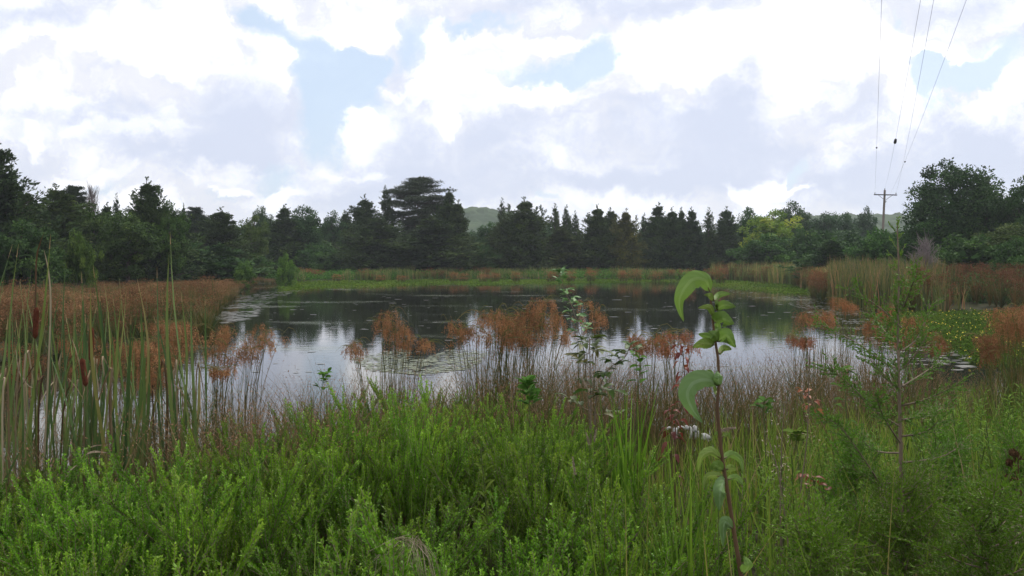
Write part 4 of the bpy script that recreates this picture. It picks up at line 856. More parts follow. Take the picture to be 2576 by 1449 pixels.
def dry_tuft():
    b0 = P(1052, 1425, 2.25); g = gz(b0[0], 2.25); R = rs(9); root = empty('dry_grass_tuft', (b0[0], 2.25, g)); tag(root, 'arching grey dry grass tuft among the feathery bushes at the bottom middle', 'dry grass'); C = []
    for q in range(24):
        f = R.rand(); bx = 1050 + R.randn() * 30; tp = P(940 + 125 * f + R.randn() * 16, 1345 + 75 * R.rand() + R.randn() * 10, 2.2 + R.randn() * .05); md = P(1010 + 50 * f, 1335 + 22 * R.rand(), 2.25); C.append(curve([P(bx + 25, 1560, 2.30 + R.randn() * .05), P(bx + 12, 1415, 2.22 + R.randn() * .04), md + [0, -.03, 0], tp + [0, -.05, 0]], 9))
    C = np.array(C) - np.array([b0[0], 2.25, g]); MB().add(*tubes(C, np.array([np.linspace(.0009, .0005, 9)]), m=3)).build('blades', M['dry'], root)
dry_tuft()

# ------------------------------------------------------------------ cattails on the left
CATL = {}
def cattail(vx, d, blades_, label, heads=(), seed=1, group='tall cattail plants at the left of the near bank', w=.0215, filler=3):
    R = rs(seed); b0 = P(vx, 1100, d); z = max(gz(b0[0], d), -.06); o3 = np.array([b0[0], d, z]); root = empty('cattail', o3); tag(root, label, 'cattail', group)
    allb = [(tx, ty, None, False) if len(q) == 2 else q for q in blades_ for tx, ty in [q[:2]]]
    for q in range(filler):
        a = blades_[R.randint(len(blades_))]; allb.append((a[0] + R.randn() * 16, a[1] + 60 + 190 * R.rand(), None, False))
    for q in range(2):
        a = blades_[R.randint(len(blades_))]; x0 = vx + R.randn() * 14; allb.append((x0 + R.randn() * 45, 1010 + 120 * R.rand(), [(x0, 1040), (x0 + (a[0] - vx) * .35, 880 + 90 * R.rand())], True))
    green = MB(); dry = MB()
    for (tx, ty, mid, isdry) in allb:
        tp = P(tx, ty, d + R.randn() * .18) - o3; b1 = np.array([R.randn() * .035, R.randn() * .035, 0.]); n = 10
        if mid is not None: C = curve([b1] + [P(m_[0], m_[1], d) - o3 for m_ in mid] + [tp], n)
        else:
            t = np.linspace(0, 1, n)[:, None]; C = b1 + (tp - b1) * np.concatenate([t ** 1.35, t ** 1.35, t], 1) + np.sin(t * PI) * np.array([R.randn() * .07, R.randn() * .07, 0]) + np.sin(t * PI * 2) * np.array([R.randn() * .025, 0, 0])
        tw = R.rand() * 3.1; ang = tw + np.linspace(0, R.randn() * .9, n); sd = np.stack([np.cos(ang), np.sin(ang), 0 * ang], 1); sd[:, 0] += .6
        prof = np.interp(np.linspace(0, 1, n), [0, .15, .8, 1], [.8, 1, .8, .04]) * w * R.uniform(.75, 1.2) * (.62 if isdry else 1)
        tn = np.clip(R.rand() * .5 + .06 + (R.rand() < .18) * .25, 0, 1)
        (dry if isdry else green).add(*ribbons(C[None], sd[None], prof[None], tn if not isdry else R.uniform(.05, .95)))
        if not isdry and mid is None and R.rand() < .6:
            # browned tip
            Ct = C[-1] + (C[-2] - C[-1]) * np.array([[.34], [.17], [0]]); pt = np.array([.36, .2, .04]) * prof[-3]; green.add(*ribbons(Ct[None] + [0, -.002, 0], sd[None, -3:], pt[None] * 1.1, .93))
    green.build('leaves', M['cattail'], root)
    if dry.n: dry.build('dry_leaves', M['deadleaf'], root)
    for (hx, y0, y1, tx) in heads:
        A = P(tx, y0, d - .35) - o3; B = P(hx, y1, d - .35) - o3; st = curve([np.array([.02, 0, 0]), B * .5 + [0, -.02, 0], B, A, A + (A - B) * .45], 10)
        MB().add(*tubes(st[None], np.linspace(.005, .0025, 10)[None], m=5)).build('stalk', M['greenstem'], root, True)
        z_ = np.linspace(0, 1, 12); rr = .0165 * np.interp(z_, [0, .06, .5, .94, 1], [.25, .9, 1.05, .95, .2])
        MB().add(*tubes((B + (A - B) * z_[:, None])[None], rr[None], m=10)).build('seed_head', M['cathead'], root, True)
cl = [  # base x, distance, blade tips, label, heads
 (12, 5.2, [(32, 614), (47, 614), (13, 684), (-8, 720), (60, 760)], 'cattail at the left edge with two broad brown tipped leaves side by side', ()),
 (60, 5.6, [(79, 669), (30, 760), (92, 740), (70, 800)], 'cattail between the left edge pair and the first brown seed head', ()),
 (95, 5.3, [(128, 588), (111, 584, [(88, 900), (90, 720), (93, 640)], True), (127, 627), (110, 627, [(125, 850), (124, 700)], True), (166, 627)], 'cattail with a dark seed head and a curved dead leaf at its top', ((88, 772, 852, 92),)),
 (130, 6.2, [(150, 730), (186, 699), (120, 760), (165, 790)], 'slim cattail behind the curved dead leaf', ()),
 (155, 5.8, [(205, 682), (209, 727), (234, 667), (176, 800)], 'cattail whose leaf leans right and ends bent against the woods', ()),
 (215, 5.2, [(186, 780), (228, 720), (245, 760), (261, 682), (178, 845, [(212, 1010), (196, 900)], True)], 'cattail with a tilted reddish brown seed head and a snapped pale leaf', ((216, 900, 972, 206),)),
 (235, 5.4, [(250, 730), (270, 760), (205, 742), (300, 800)], 'cattail carrying an upright dark red seed head', ((229, 822, 910, 230),)),
 (285, 5.2, [(261, 700), (284, 742), (345, 701), (371, 691), (305, 750), (330, 790)], 'thick cattail with several leaves leaning right', ()),
 (290, 5.6, [(318, 720), (300, 700), (352, 810), (270, 790), (255, 850)], 'thick dark green cattail standing just behind the right leaning one', ()),
 (335, 6.3, [(350, 760), (372, 830), (318, 810)], 'thin cattail in the gap before the tallest one', ()),
 (428, 5.6, [(428, 584), (425, 633), (395, 671), (455, 733), (407, 742), (480, 748)], 'tallest cattail rising above the left shore skyline', ()),
 (440, 6.0, [(462, 770), (415, 800), (436, 740)], 'shorter cattail hugging the tallest one', ()),
 (500, 6.3, [(516, 744), (536, 795), (488, 800)], 'rightmost green cattail beside the rusty seed clump', ()),
 (5, 4.7, [(-20, 760), (20, 800), (45, 860)], 'near cattail half cut by the left edge', ()),
 (75, 6.6, [(100, 780), (60, 720), (40, 800)], 'faint green cattail deeper in the left stand', ()),
 (180, 6.8, [(190, 760), (215, 790), (160, 740)], 'narrow cattail behind the bent leaf one', ()),
 (380, 6.8, [(385, 790), (372, 850), (400, 820)], 'short narrow cattail left of the tallest one', ()),
]
for q, (vx, d, bl, lb, hd) in enumerate(cl): cattail(vx, d, bl, lb, hd, 300 + q, filler=4)
def loose_leaf(pts, d, label, w=.014):
    C = np.array([P(a, b_, d + .06 * i) for i, (a, b_) in enumerate(curve([(p_[0], p_[1]) for p_ in pts], 11))]); o3 = C[0].copy(); n = 11
    root = empty('dead_leaf', o3); tag(root, label, 'dead leaf', 'pale dead cattail leaves low on the left'); prof = w * np.interp(np.linspace(0, 1, n), [0, .4, 1], [.8, 1, .1])
    MB().add(*ribbons((C - o3)[None], np.broadcast_to(np.array([0.1, .3, 1.]), (1, n, 3)), prof[None], .6)).build('blade', M['dry'], root)
loose_leaf([(205, 1150), (230, 1137), (262, 1138), (292, 1146)], 4.7, 'lower pale curved dead leaf lying across the left cattail bases')
loose_leaf([(208, 1132), (240, 1121), (282, 1119)], 4.8, 'upper straighter pale dead leaf across the left cattail bases', .010)
loose_leaf([(160, 1218), (172, 1190), (190, 1172), (200, 1174)], 4.0, 'short hooked dead leaf at the edge of the left bushes', .012)
loose_leaf([(40, 880), (48, 935), (72, 970), (88, 975)], 5.0, 'drooping dead leaf hanging low at the far left', .012)

# ------------------------------------------------------------------ woolgrass clumps standing close
def wool_clump(label, bx, d, heads, hs=1.0, seed=1, extra=2, col=(1, 1, 1), spread=16, low=0):
    R = rs(seed); b0 = P(bx, 1000, d); z = max(gz(b0[0], d), -.05); o3 = np.array([b0[0], d, z]); root = empty('woolgrass', o3); tag(root, label, 'sedge', 'rusty headed woolgrass clumps near the water')
    hd = list(heads)
    for q in range(int(extra * 1.15 * len(heads))): a = heads[R.randint(len(heads))]; hd.append((a[0] + R.randn() * spread, a[1] + abs(R.randn()) * spread * 1.1))
    st = MB(); sh = MB(); br = MB()
    for (hx, hy) in hd:
        tp = P(hx, hy, d + R.randn() * .22) - o3; b1 = np.array([tp[0] * .35 + R.randn() * .07, R.randn() * .10, 0.]); md = b1 + (tp - b1) * .62 + [-.15 * (tp[0] - b1[0]), 0, .09]
        C = curve([b1, (b1 + md) / 2, md, tp], 8); st.add(*tubes(C[None], np.linspace(.0042, .0022, 8)[None], R.uniform(.15, .8), 3))
        nr = 7; a = R.rand(nr) * 6.28; rl = R.uniform(.03, .08, nr) * hs
        E1 = tp + np.stack([np.cos(a) * rl, np.sin(a) * rl, .015 + 0 * a], 1); E2 = E1 + np.stack([np.cos(a) * rl * .35, np.sin(a) * rl * .35, -R.uniform(.05, .15, nr) * hs], 1)
        Cr = np.stack([np.broadcast_to(tp - [0, 0, .02], E1.shape), E1, E2], 1); sh.add(*tubes(Cr, .0012, .3, 3))
        m = 24; f = 1 - .5 * R.rand(nr, m, 1) ** 1.1; B = (Cr[:, 0:1] * (1 - f) ** 2 + 2 * Cr[:, 1:2] * f * (1 - f) + Cr[:, 2:3] * f * f + R.randn(nr, m, 3) * np.array([.009, .009, .016]) * hs).reshape(-1, 3); n = len(B); tn = .5 + R.randn() * .15
        sh.add(*cards(B, R.randn(n, 3) * .7 + [0, 0, -1], R.randn(n, 3), R.uniform(.009, .018, n), R.uniform(.006, .010, n), np.clip(tn + np.repeat(R.randn(nr) * .18, m) + R.randn(n) * .12, 0, 1)))
        if R.rand() < .75:
            for w in range(2):
                a1 = R.rand() * 6.28; l1 = R.uniform(.12, .34); dv = np.array([math.cos(a1), math.sin(a1) * .5, 0]); Cb = curve([tp, tp + dv * l1 * .5 + [0, 0, .05 + .03 * R.randn()], tp + dv * l1 + [0, 0, -.10 * R.rand()]], 6)
                br.add(*ribbons(Cb[None], np.broadcast_to(np.array([0.1, .5, 1.]), (1, 6, 3)), np.array([[.007, .007, .006, .005, .003, .001]]), R.uniform(.3, .9)))
    n = 30 + 5 * len(heads); wd = max(np.ptp([h[0] for h in heads]) * d / 1950 * .5, .15); zt = (P(0, np.mean([h[1] for h in heads]) + 60, d)[2] - z)
    a = R.randn(n) * .5 * wd; T2 = np.stack([a * 1.2 + R.randn(n) * .12, R.randn(n) * .15, zt * R.uniform(.45, 1.0, n)], 1); B2 = np.stack([a * .5, R.randn(n) * .08, 0 * a], 1); t = np.linspace(0, 1, 6)[None, :, None]
    C = B2[:, None] + (T2 - B2)[:, None] * np.concatenate([t ** 1.6, t ** 1.6, t * (1.2 - .2 * t)], 2)
    br.add(*ribbons(C, np.broadcast_to(R.randn(n, 1, 3) * [1, .6, .05], C.shape), .0075 * np.array([[1, 1, .9, .8, .5, .1]]) * np.ones((n, 1)), R.uniform(.1, 1, n)))
    st.build('stems', M['sedge'], root); br.build('leaves', M['sedge'], root); o = sh.build('seed_heads', M['wool'], root); o.color = (1.6 * col[0], 1.75 * col[1], 1.8 * col[2], 1)
wool_clump('tall rusty woolgrass clump standing alone in front of the dark water left of centre', 985, 9.0, [(975, 783), (964, 804), (993, 801), (1007, 819), (976, 830), (1018, 829), (1000, 840)], 1.15, 1, 2)
wool_clump('small drooping woolgrass clump leaning left of the tall lone one', 955, 8.8, [(893, 858), (886, 868), (897, 875)], 1.0, 2, 2, spread=8)
wool_clump('low rusty woolgrass clump at the right foot of the tall lone one', 1010, 8.9, [(1028, 847), (1021, 865), (1064, 854), (1075, 860), (1040, 875)], .95, 3, 1, spread=10)
wool_clump('left end of the big rusty woolgrass thicket in the middle', 1215, 8.2, [(1146, 808), (1160, 822), (1174, 828), (1150, 835), (1206, 783), (1212, 800), (1200, 812)], 1.05, 4, 1)
wool_clump('dense rusty woolgrass in the centre of the middle thicket', 1245, 8.0, [(1242, 794), (1252, 780), (1262, 800), (1270, 808), (1242, 829), (1222, 835), (1280, 830), (1291, 794), (1300, 815), (1235, 845), (1275, 850)], 1.1, 5, 2)
wool_clump('highest rusty woolgrass heads in the middle thicket', 1290, 8.1, [(1320, 772), (1340, 751), (1366, 755), (1335, 790), (1318, 800), (1350, 775), (1363, 808), (1385, 800), (1330, 825), (1310, 840)], 1.15, 6, 2)
wool_clump('rusty woolgrass at the right of the middle thicket next to the pinnate sapling', 1340, 8.0, [(1398, 787), (1405, 800), (1385, 815), (1372, 832), (1420, 830), (1434, 836)], 1.0, 7, 1)
wool_clump('few rusty heads showing right of the pinnate sapling', 1450, 8.0, [(1469, 758), (1501, 780), (1487, 790), (1500, 795), (1455, 800)], 1.0, 8, 1, spread=9)
wool_clump('rusty woolgrass hanging over the water right of the tallest cattail', 520, 8.6, [(560, 823), (540, 835), (575, 850), (589, 880), (565, 900), (545, 870), (600, 860)], 1.15, 9, 2)
wool_clump('rightmost drooping rusty heads of the left shore woolgrass', 590, 8.6, [(655, 818), (672, 830), (625, 850), (640, 870), (619, 883), (660, 850)], 1.1, 10, 2)
wool_clump('golden brown woolgrass tangled around the tallest cattail', 440, 8.0, [(410, 806), (430, 812), (452, 820), (470, 812), (482, 840), (440, 850), (420, 870), (455, 883), (405, 850)], 1.15, 11, 3)
wool_clump('low rust brown woolgrass between the thick cattails and the tallest one', 370, 7.0, [(341, 900), (360, 905), (384, 891), (350, 930), (371, 945), (395, 930), (371, 857), (345, 860)], 1.0, 12, 3)
wool_clump('brown woolgrass showing between the leftmost cattails', 60, 9.0, [(20, 860), (45, 880), (75, 870), (100, 900), (60, 920), (30, 930)], 1.1, 31, 3, (.8, .75, .75), 18)
wool_clump('brown woolgrass behind the dark red cattail heads', 200, 9.4, [(150, 850), (175, 880), (205, 860), (245, 850), (265, 890), (190, 920), (235, 930)], 1.1, 32, 3, (.8, .75, .75), 20)
wool_clump('olive brown woolgrass behind the thick right leaning cattail', 310, 9.0, [(290, 880), (320, 870), (310, 910), (335, 930), (285, 940)], 1.0, 33, 3, (.7, .75, .7), 18)
wool_clump('small dark woolgrass heads low on the left water', 560, 7.6, [(576, 925), (560, 935), (535, 925)], .8, 13, 2, spread=8)
wool_clump('sparse rusty woolgrass left of the red leaved sapling', 1630, 7.6, [(1593, 842), (1612, 865), (1600, 850), (1650, 850), (1625, 872)], .85, 14, 2, (1.05, 1, 1), 9)
wool_clump('sparse rusty woolgrass just above the red leaved sapling', 1690, 7.4, [(1680, 835), (1707, 842), (1725, 835), (1695, 860), (1741, 862), (1670, 870)], .85, 15, 2, (1.05, .9, .95), 9)
wool_clump('rusty woolgrass island in the water right of the dogwood sapling', 2050, 11.5, [(2012, 786), (2021, 793), (2040, 804), (2082, 785), (2070, 795), (2060, 780), (2090, 800), (2045, 790)], 1.3, 16, 2, (1.1, 1, 1), 10)
wool_clump('small round rusty head cluster on the far right water', 2120, 13, [(2105, 750), (2120, 752), (2133, 758), (2140, 766)], 1.3, 17, 3, (1.15, 1.05, 1), 8)
wool_clump('dark rusty cluster below the right woolgrass island', 2015, 9.8, [(1992, 845), (2002, 850), (2029, 850), (2015, 858), (2040, 846)], .95, 18, 2, (.85, .7, .8), 7)
wool_clump('rusty woolgrass left of the pale trunk of the right juniper', 2200, 9.5, [(2173, 824), (2190, 810), (2215, 834), (2236, 766), (2245, 775), (2225, 780)], 1.1, 19, 2, (1, .95, .95), 12)
wool_clump('rusty woolgrass around the top of the right juniper', 2280, 9.2, [(2257, 819), (2278, 850), (2305, 797), (2262, 850), (2295, 815), (2270, 835)], 1.1, 20, 2, (.95, .9, .85), 13)
wool_clump('rusty woolgrass in front of the yellow flowered mat', 2345, 9.5, [(2347, 834), (2365, 850), (2350, 865), (2360, 870)], 1.05, 21, 2, (.85, .75, .8), 10)
wool_clump('dim rusty woolgrass inside the yellow flowered mat', 2490, 9.0, [(2480, 845), (2494, 845), (2500, 870), (2485, 885), (2510, 860)], 1.1, 22, 3, (.75, .65, .7), 12)
wool_clump('big rusty woolgrass clump cut by the right edge of the picture', 2550, 8.0, [(2510, 780), (2531, 775), (2560, 770), (2575, 790), (2540, 800), (2520, 815), (2565, 825), (2585, 780), (2600, 800)], 1.35, 23, 3, (1.05, 1, 1), 16)

# ------------------------------------------------------------------ dogwood sapling close to the camera
def leaf_surface(C, hw, fold=.35, seed=1, axis=None, asym=1.0, wave=.0):
    """curved leaf blade with midrib fold and raised veins; C (n,3) midrib"""
    R = rs(seed); nu, nv = 30, 13; C = curve(C, nu); T = unit(np.gradient(C, axis=0)); view = np.array([0, -1., 0]) if axis is None else np.array(axis, float)
    Sd = unit(np.cross(T, view)); Nn = np.cross(Sd, T); t = np.linspace(0, 1, nu); w = hw * np.sin(PI * np.clip(t, 0, 1) ** .72) ** .8 * (1 - .25 * t ** 4) + .0004
    s_ = np.linspace(-1, 1, nv); V = np.zeros((nu, nv, 3)); a = np.where(s_ > 0, asym, 1.0)
    for j, q in enumerate(s_):
        vein = .0011 * np.cos((t * 13 - abs(q) * 3.2) * 2 * PI / 1.9) * (abs(q) > .05)
        V[:, j] = C + Sd * (w * q * a[j])[:, None] + Nn * ((-abs(q) ** 1.4 * fold * w) + vein + wave * hw * np.sin(t * 9 + q * 2))[:, None]
    i = (np.arange(nu - 1)[:, None] * nv + np.arange(nv - 1)[None]).ravel(); Q = np.stack([i, i + 1, i + nv + 1, i + nv], 1)
    tint = np.clip(.5 + .3 * (np.abs(np.repeat(s_[None, :-1], nu - 1, 0).ravel() + .08) < .09), 0, 1)
    return V.reshape(-1, 3), Q, tint
def dogwood():
    d = 1.75; st = [(1786, 742), (1792, 803), (1798, 854), (1806, 907), (1807, 972), (1804, 1025), (1809, 1087), (1817, 1159), (1826, 1214), (1837, 1283), (1848, 1353), (1862, 1441), (1880, 1600)]
    S3 = np.array([P(x, y, d) for x, y in st]); zb = gz(S3[-1][0], d); S3 = np.vstack([S3, [S3[-1][0] + .02, d, zb]]) if S3[-1][2] > zb else S3
    o3 = np.array([S3[-1][0], d, zb]); root = empty('dogwood_sapling', o3); tag(root, 'tall slender dogwood sapling with big curled light green leaves close to the camera', 'sapling')
    C = curve(S3[::-1], 40) - o3; MB().add(*tubes(C[None], np.linspace(.0056, .0025, 40)[None], m=8)).build('stem', M['stem'], root, True)
    def X(p): return (1614.4 + p[0] * .2964, 669.8 + p[1] * .2964)
    def Y(p): return (1631.5 + p[0] * .2774, 1047.6 + p[1] * .2774)
    LV = [ # midrib points (root to tip), half width in crop px, fold, depth swing, mapping
     ([(575, 215), (540, 120), (430, 112), (345, 215), (315, 320), (352, 468)], 74, .3, -.05, X), ([(640, 1012), (560, 965), (440, 990), (385, 1090), (430, 1215), (512, 1328)], 76, .3, -.06, X),
     ([(610, 290), (580, 250), (525, 243)], 20, .5, -.03, X), ([(622, 292), (665, 240), (750, 234)], 24, .6, .02, X), ([(630, 372), (700, 330), (795, 345)], 38, .3, -.03, X),
     ([(610, 425), (575, 350), (475, 354)], 24, .7, -.02, X), ([(618, 475), (690, 450), (780, 490)], 62, .3, -.04, X), ([(628, 640), (570, 600), (478, 574)], 32, .5, .01, X),
     ([(610, 668), (530, 655), (430, 688)], 42, .35, -.03, X), ([(640, 640), (625, 585), (565, 550)], 38, .4, -.04, X), ([(650, 640), (720, 590), (795, 690)], 58, .4, -.03, X),
     ([(655, 740), (700, 695), (760, 705)], 26, .5, .03, X), ([(655, 1015), (650, 950), (640, 888)], 38, .3, -.03, X), ([(605, 935), (580, 902), (548, 886)], 20, .5, .02, X),
     ([(640, 1090), (625, 1050), (610, 1010)], 16, .5, .02, X), ([(640, 360), (640, 320), (615, 290)], 16, .5, -.02, X), ([(625, 560), (640, 520), (640, 470)], 34, .4, .03, X),
     ([(655, 385), (570, 320), (480, 370), (447, 512)], 36, .6, -.04, Y), ([(682, 380), (750, 345), (835, 400), (852, 515)], 30, .6, .02, Y), ([(672, 492), (620, 450), (562, 480)], 46, .3, -.04, Y),
     ([(700, 480), (750, 470), (792, 478)], 32, .4, .03, Y), ([(690, 560), (650, 680), (640, 855)], 60, .25, -.05, Y), ([(715, 570), (800, 555), (855, 622)], 26, .5, .03, Y),
     ([(670, 540), (540, 545), (498, 650)], 28, .5, .02, Y), ([(765, 1020), (690, 965), (672, 1178)], 44, .5, -.03, Y), ([(835, 1425), (905, 1360), (862, 1265)], 44, .6, -.03, Y),
     ([(660, 190), (720, 165), (737, 218)], 15, .5, .0, Y), ([(650, 185), (625, 148), (598, 165)], 11, .5, .0, Y)]
    for q, (pts, hw, fold, dep, mp) in enumerate(LV):
        n = len(pts); k = .2964 if mp is X else .2774
        C = np.array([P(*mp(p_), d + dep * math.sin(PI * i / (n - 1) * .8)) for i, p_ in enumerate(pts)])
        o = MB().add(*leaf_surface(C - o3, 1.12 * hw * k / 1950 * d, fold, q, asym=.8 if q == 0 else 1.0, wave=.05)).build('leaf', M['dogleaf'], root, True)
        v = (1, .9, 1.05, .95, .85)[q % 5]; o.color = ((1.0, 1.0, 1.15)[q % 3] * v, v, v * (1.7 if q in (1, 12, 21, 24) else 1.0), 1)
        MB().add(*tubes(curve(np.vstack([C[:1] * 2 - C[1:2] * 1.0 if False else C[:1], C[:1] + (C[1:2] - C[:1]) * .4]), 3)[None] - o3, np.array([[.0016, .0014, .001]]), m=5)).build('petiole', M['stem'], root)
dogwood()

# ------------------------------------------------------------------ other young plants
def sapling(name, label, st, d, leaves, n, ln, wd, mat, smat, seed, f0=.3, droop=.3, up=.3, branch=0.0, cat='sapling', col=(1, 1, 1), thick=.004, whorl=1, group=None):
    R = rs(seed); S3 = np.array([P(x, y, d + .02 * math.sin(i * 2)) for i, (x, y) in enumerate(st)]); zb = gz(S3[-1][0], d); o3 = np.array([S3[-1][0], d, zb])
    if S3[-1][2] > zb: S3 = np.vstack([S3, o3])
    C = curve(S3[::-1], 24) - o3; root = empty(name, o3); tag(root, label, cat, group); mb = MB(); mb.add(*tubes(C[None], np.linspace(thick, thick * .45, 24)[None], m=6))
    pts = [(x, None) for x in []]; spots = []
    for q in range(n):
        f = f0 + (1 - f0) * (q + R.rand() * .7) / n; i = min(f, .999) * 23; a = C[int(i)] * (1 - i % 1) + C[int(i) + 1] * (i % 1); az = q * 2.4 + R.rand()
        dv = np.array([math.cos(az), math.sin(az), up + .3 * R.randn()]); b_ = branch * R.uniform(.4, 1.2) * (1.25 - f)
        if b_ > 0: e = a + dv * b_; mb.add(*tubes(np.array([[a, (a + e) / 2 + [0, 0, -.01], e]]), np.array([[thick * .45, thick * .35, thick * .2]]), m=4)); spots.append((a, e, dv))
        else: spots.append((a, a + dv * .012, dv))
    mb.build('stem', M[smat], root, True); lm = MB()
    for (a, e, dv) in spots:
        m = leaves
        for w in range(m):
            f = 1 - w / max(m, 1) * .75 if m > 1 else 1; b0 = a + (e - a) * f; sd = (1 if w % 2 else -1) if m > 1 and w else 0
            dr = unit((dv * [1, 1, .6] + np.array([-dv[1], dv[0], 0]) * sd * 1.1 + R.randn(3) * .22 + [0, 0, -droop * .3])[None])[0]; l_ = ln * R.uniform(.7, 1.2)
            Cc = np.array([b0, b0 + dr * l_ * .5 + [0, 0, -.0 + .04 * l_], b0 + dr * l_ + [0, 0, -droop * l_ * .5]]); V, Q, T = leaf_lite(Cc, wd * .5 * R.uniform(.8, 1.15), R)
            lm.add(V, Q, np.clip(.5 + R.randn() * .2, 0, 1))
    o = lm.build('leaves', M[mat], root, True); o.color = (*col, 1); return root
def leaf_lite(C, hw, R):
    C = curve(C, 6); T = unit(np.gradient(C, axis=0)); Sd = unit(np.cross(T, [R.randn() * .3, R.randn() * .3, 1.0])); Nn = np.cross(Sd, T); w = hw * np.array([.1, .75, 1, .85, .5, .02])
    V = np.stack([C + Sd * w[:, None] + Nn * (.3 * w)[:, None], C, C - Sd * w[:, None] + Nn * (.3 * w)[:, None]], 1).reshape(-1, 3); i = (np.arange(5)[:, None] * 3 + np.arange(2)[None]).ravel()
    return V, np.stack([i, i + 1, i + 4, i + 3], 1), .5
sapling('red_leaved_sapling', 'thin sapling with drooping crimson leaves left of the dogwood stem', [(1716, 872), (1718, 900), (1722, 960), (1719, 1010), (1700, 1060), (1698, 1200)], 4.4, 1, 30, .046, .025, 'red', 'stem', 1, .28, 1.2, .1, .055, thick=.0045)
sapling('red_leaved_sapling', 'low dull red shoots in the grass under the crimson sapling', [(1690, 1030), (1688, 1080), (1690, 1180)], 4.2, 1, 14, .055, .03, 'red', 'stem', 2, .3, .9, .2, .05, col=(.7, .7, .8))
sapling('pinnate_sapling', 'bluish green sapling with leafy top standing right of the middle woolgrass thicket', [(1404, 676), (1420, 730), (1440, 775), (1455, 830), (1468, 880), (1475, 960), (1482, 1060), (1485, 1200)], 5.0, 4, 19, .055, .028, 'blueleaf', 'greystem', 3, .58, .3, .75, .10, thick=.004, col=(2.2, 2.0, 1.7))
sapling('pinnate_sapling', 'olive leafed branch group low on the bluish sapling', [(1482, 850), (1484, 930), (1486, 1100)], 4.9, 5, 14, .09, .04, 'olive', 'greystem', 4, .40, .3, .25, .26, thick=.006)
sapling('leafy_shoot', 'olive green leafy shoot right of the bluish sapling stem', [(1585, 870), (1570, 900), (1530, 930), (1500, 1000), (1496, 1100)], 4.9, 4, 12, .08, .036, 'olive', 'greystem', 5, .35, .3, .3, .16, col=(.8, 1.05, .9), thick=.006)
sapling('round_leaved_shoot', 'round leaved green shoot between the bluish sapling and the red one', [(1600, 888), (1612, 915), (1606, 960), (1600, 1060)], 4.6, 1, 13, .06, .05, 'fresh', 'greenstem', 6, .45, .1, .4, .02, thick=.003)
sapling('round_leaved_shoot', 'round leaved bright shoot above the middle of the feathery bushes', [(1325, 965), (1330, 1000), (1332, 1100)], 4.7, 3, 12, .075, .045, 'fresh', 'greenstem', 7, .5, .1, .9, .06, thick=.003, col=(.9, 1, 1.1))
sapling('round_leaved_shoot', 'small round leaved shoot among the rushes left of centre', [(822, 942), (812, 960), (806, 1060)], 5.6, 2, 12, .05, .036, 'fresh', 'greenstem', 8, .5, .1, .6, .06, thick=.003, col=(.85, .95, .9))
sapling('orange_leaved_sapling', 'sapling with orange leaves at its leaning tip on the right bank', [(2022, 982), (2040, 1010), (2065, 1060), (2090, 1120), (2100, 1200)], 4.2, 2, 7, .045, .022, 'orange', 'stem', 9, .72, .5, .1, .05, thick=.003, col=(.8, .75, .8))
sapling('yellow_green_shoot', 'yellow green leafy shoot right of the orange leaved sapling', [(2115, 925), (2125, 980), (2130, 1150)], 4.8, 3, 14, .06, .028, 'fresh', 'greenstem', 10, .4, .2, .3, .09, thick=.004, col=(.8, .8, .7))
sapling('leafy_shoot', 'shoot of three pale leaves right of the dogwood stem', [(1922, 1005), (1920, 1050), (1925, 1150)], 3.8, 3, 5, .055, .03, 'fresh', 'greenstem', 11, .7, .2, .5, .03, thick=.003, col=(.7, .75, .8))
sapling('leafy_shoot', 'pale leaved shoot by the right side of the dogwood stem near the white scrap', [(2000, 1085), (2004, 1120), (2010, 1250)], 3.6, 3, 6, .06, .034, 'fresh', 'greenstem', 12, .7, .2, .5, .04, thick=.003, col=(1.1, .85, .8))
sapling('orange_leaved_sapling', 'low reddish shoot in the grass at the middle of the right bank', [(2020, 1195), (2050, 1215), (2080, 1300)], 3.6, 2, 8, .05, .022, 'orange', 'stem', 13, .5, .5, .1, .06, thick=.003, col=(.6, .5, .6))
# forbs in the right hand grass
R = rs(64); FB = []
def forb_arr(seed):
    R = rs(seed); st = MB(); lf = MB(); t = np.linspace(0, 1, 6)[:, None]; C = np.concatenate([.06 * t ** 2, .03 * t, t], 1); st.add(*tubes(C[None], .0028, m=4))
    for q in range(46):
        f = .22 + .78 * q / 46; a = q * 2.4; b0 = np.array([.06 * f * f, .03 * f, f]); l_ = R.uniform(.06, .11) * (1.15 - .6 * f); dv = np.array([math.cos(a), math.sin(a), .75])
        V, Q, T = leaf_lite(np.array([b0, b0 + dv * l_ * .5, b0 + dv * l_ - [0, 0, .25 * l_]]), .0065, R); lf.add(V, Q, np.clip(.3 + .6 * f + R.randn() * .1, 0, 1))
    return to_mesh('forb_leaves', *lf.arr(), M['fresh']), to_mesh('forb_stem', *st.arr(), M['greenstem'])
FB = [forb_arr(400 + q) for q in range(3)]; nf = 0
for q in range(400):
    x = R.uniform(.8, 6.5); y = R.uniform(3.5, 8.5); vx = float(VXY(x, y))
    if not (1880 < vx < 2680) or sdf(np.array([x]), np.array([y]))[0] < .6: continue
    g = gz(x, y); zt = P(vx, float(np.interp(vx, [1880, 2200, 2400, 2600], [1080, 1040, 985, 945])) + 150 * R.rand(), y)[2]; h = min(R.uniform(.7, 1.15), zt - g)
    if h < .4 or nf >= 90: continue
    nf += 1; e = empty('leafy_forb', (x, y, g - .02), R.rand() * 6.28); e.scale = (1, 1, h); tag(e, 'narrow leaved yellow green weed standing in the right bank grass', 'weed', 'narrow leaved weeds in the right bank grass')
    v = R.uniform(.75, 1.25); a, b_ = FB[nf % 3]; child(a, 'leaves', e, (v * 1.1, v, v * .8)); child(b_, 'stem', e)

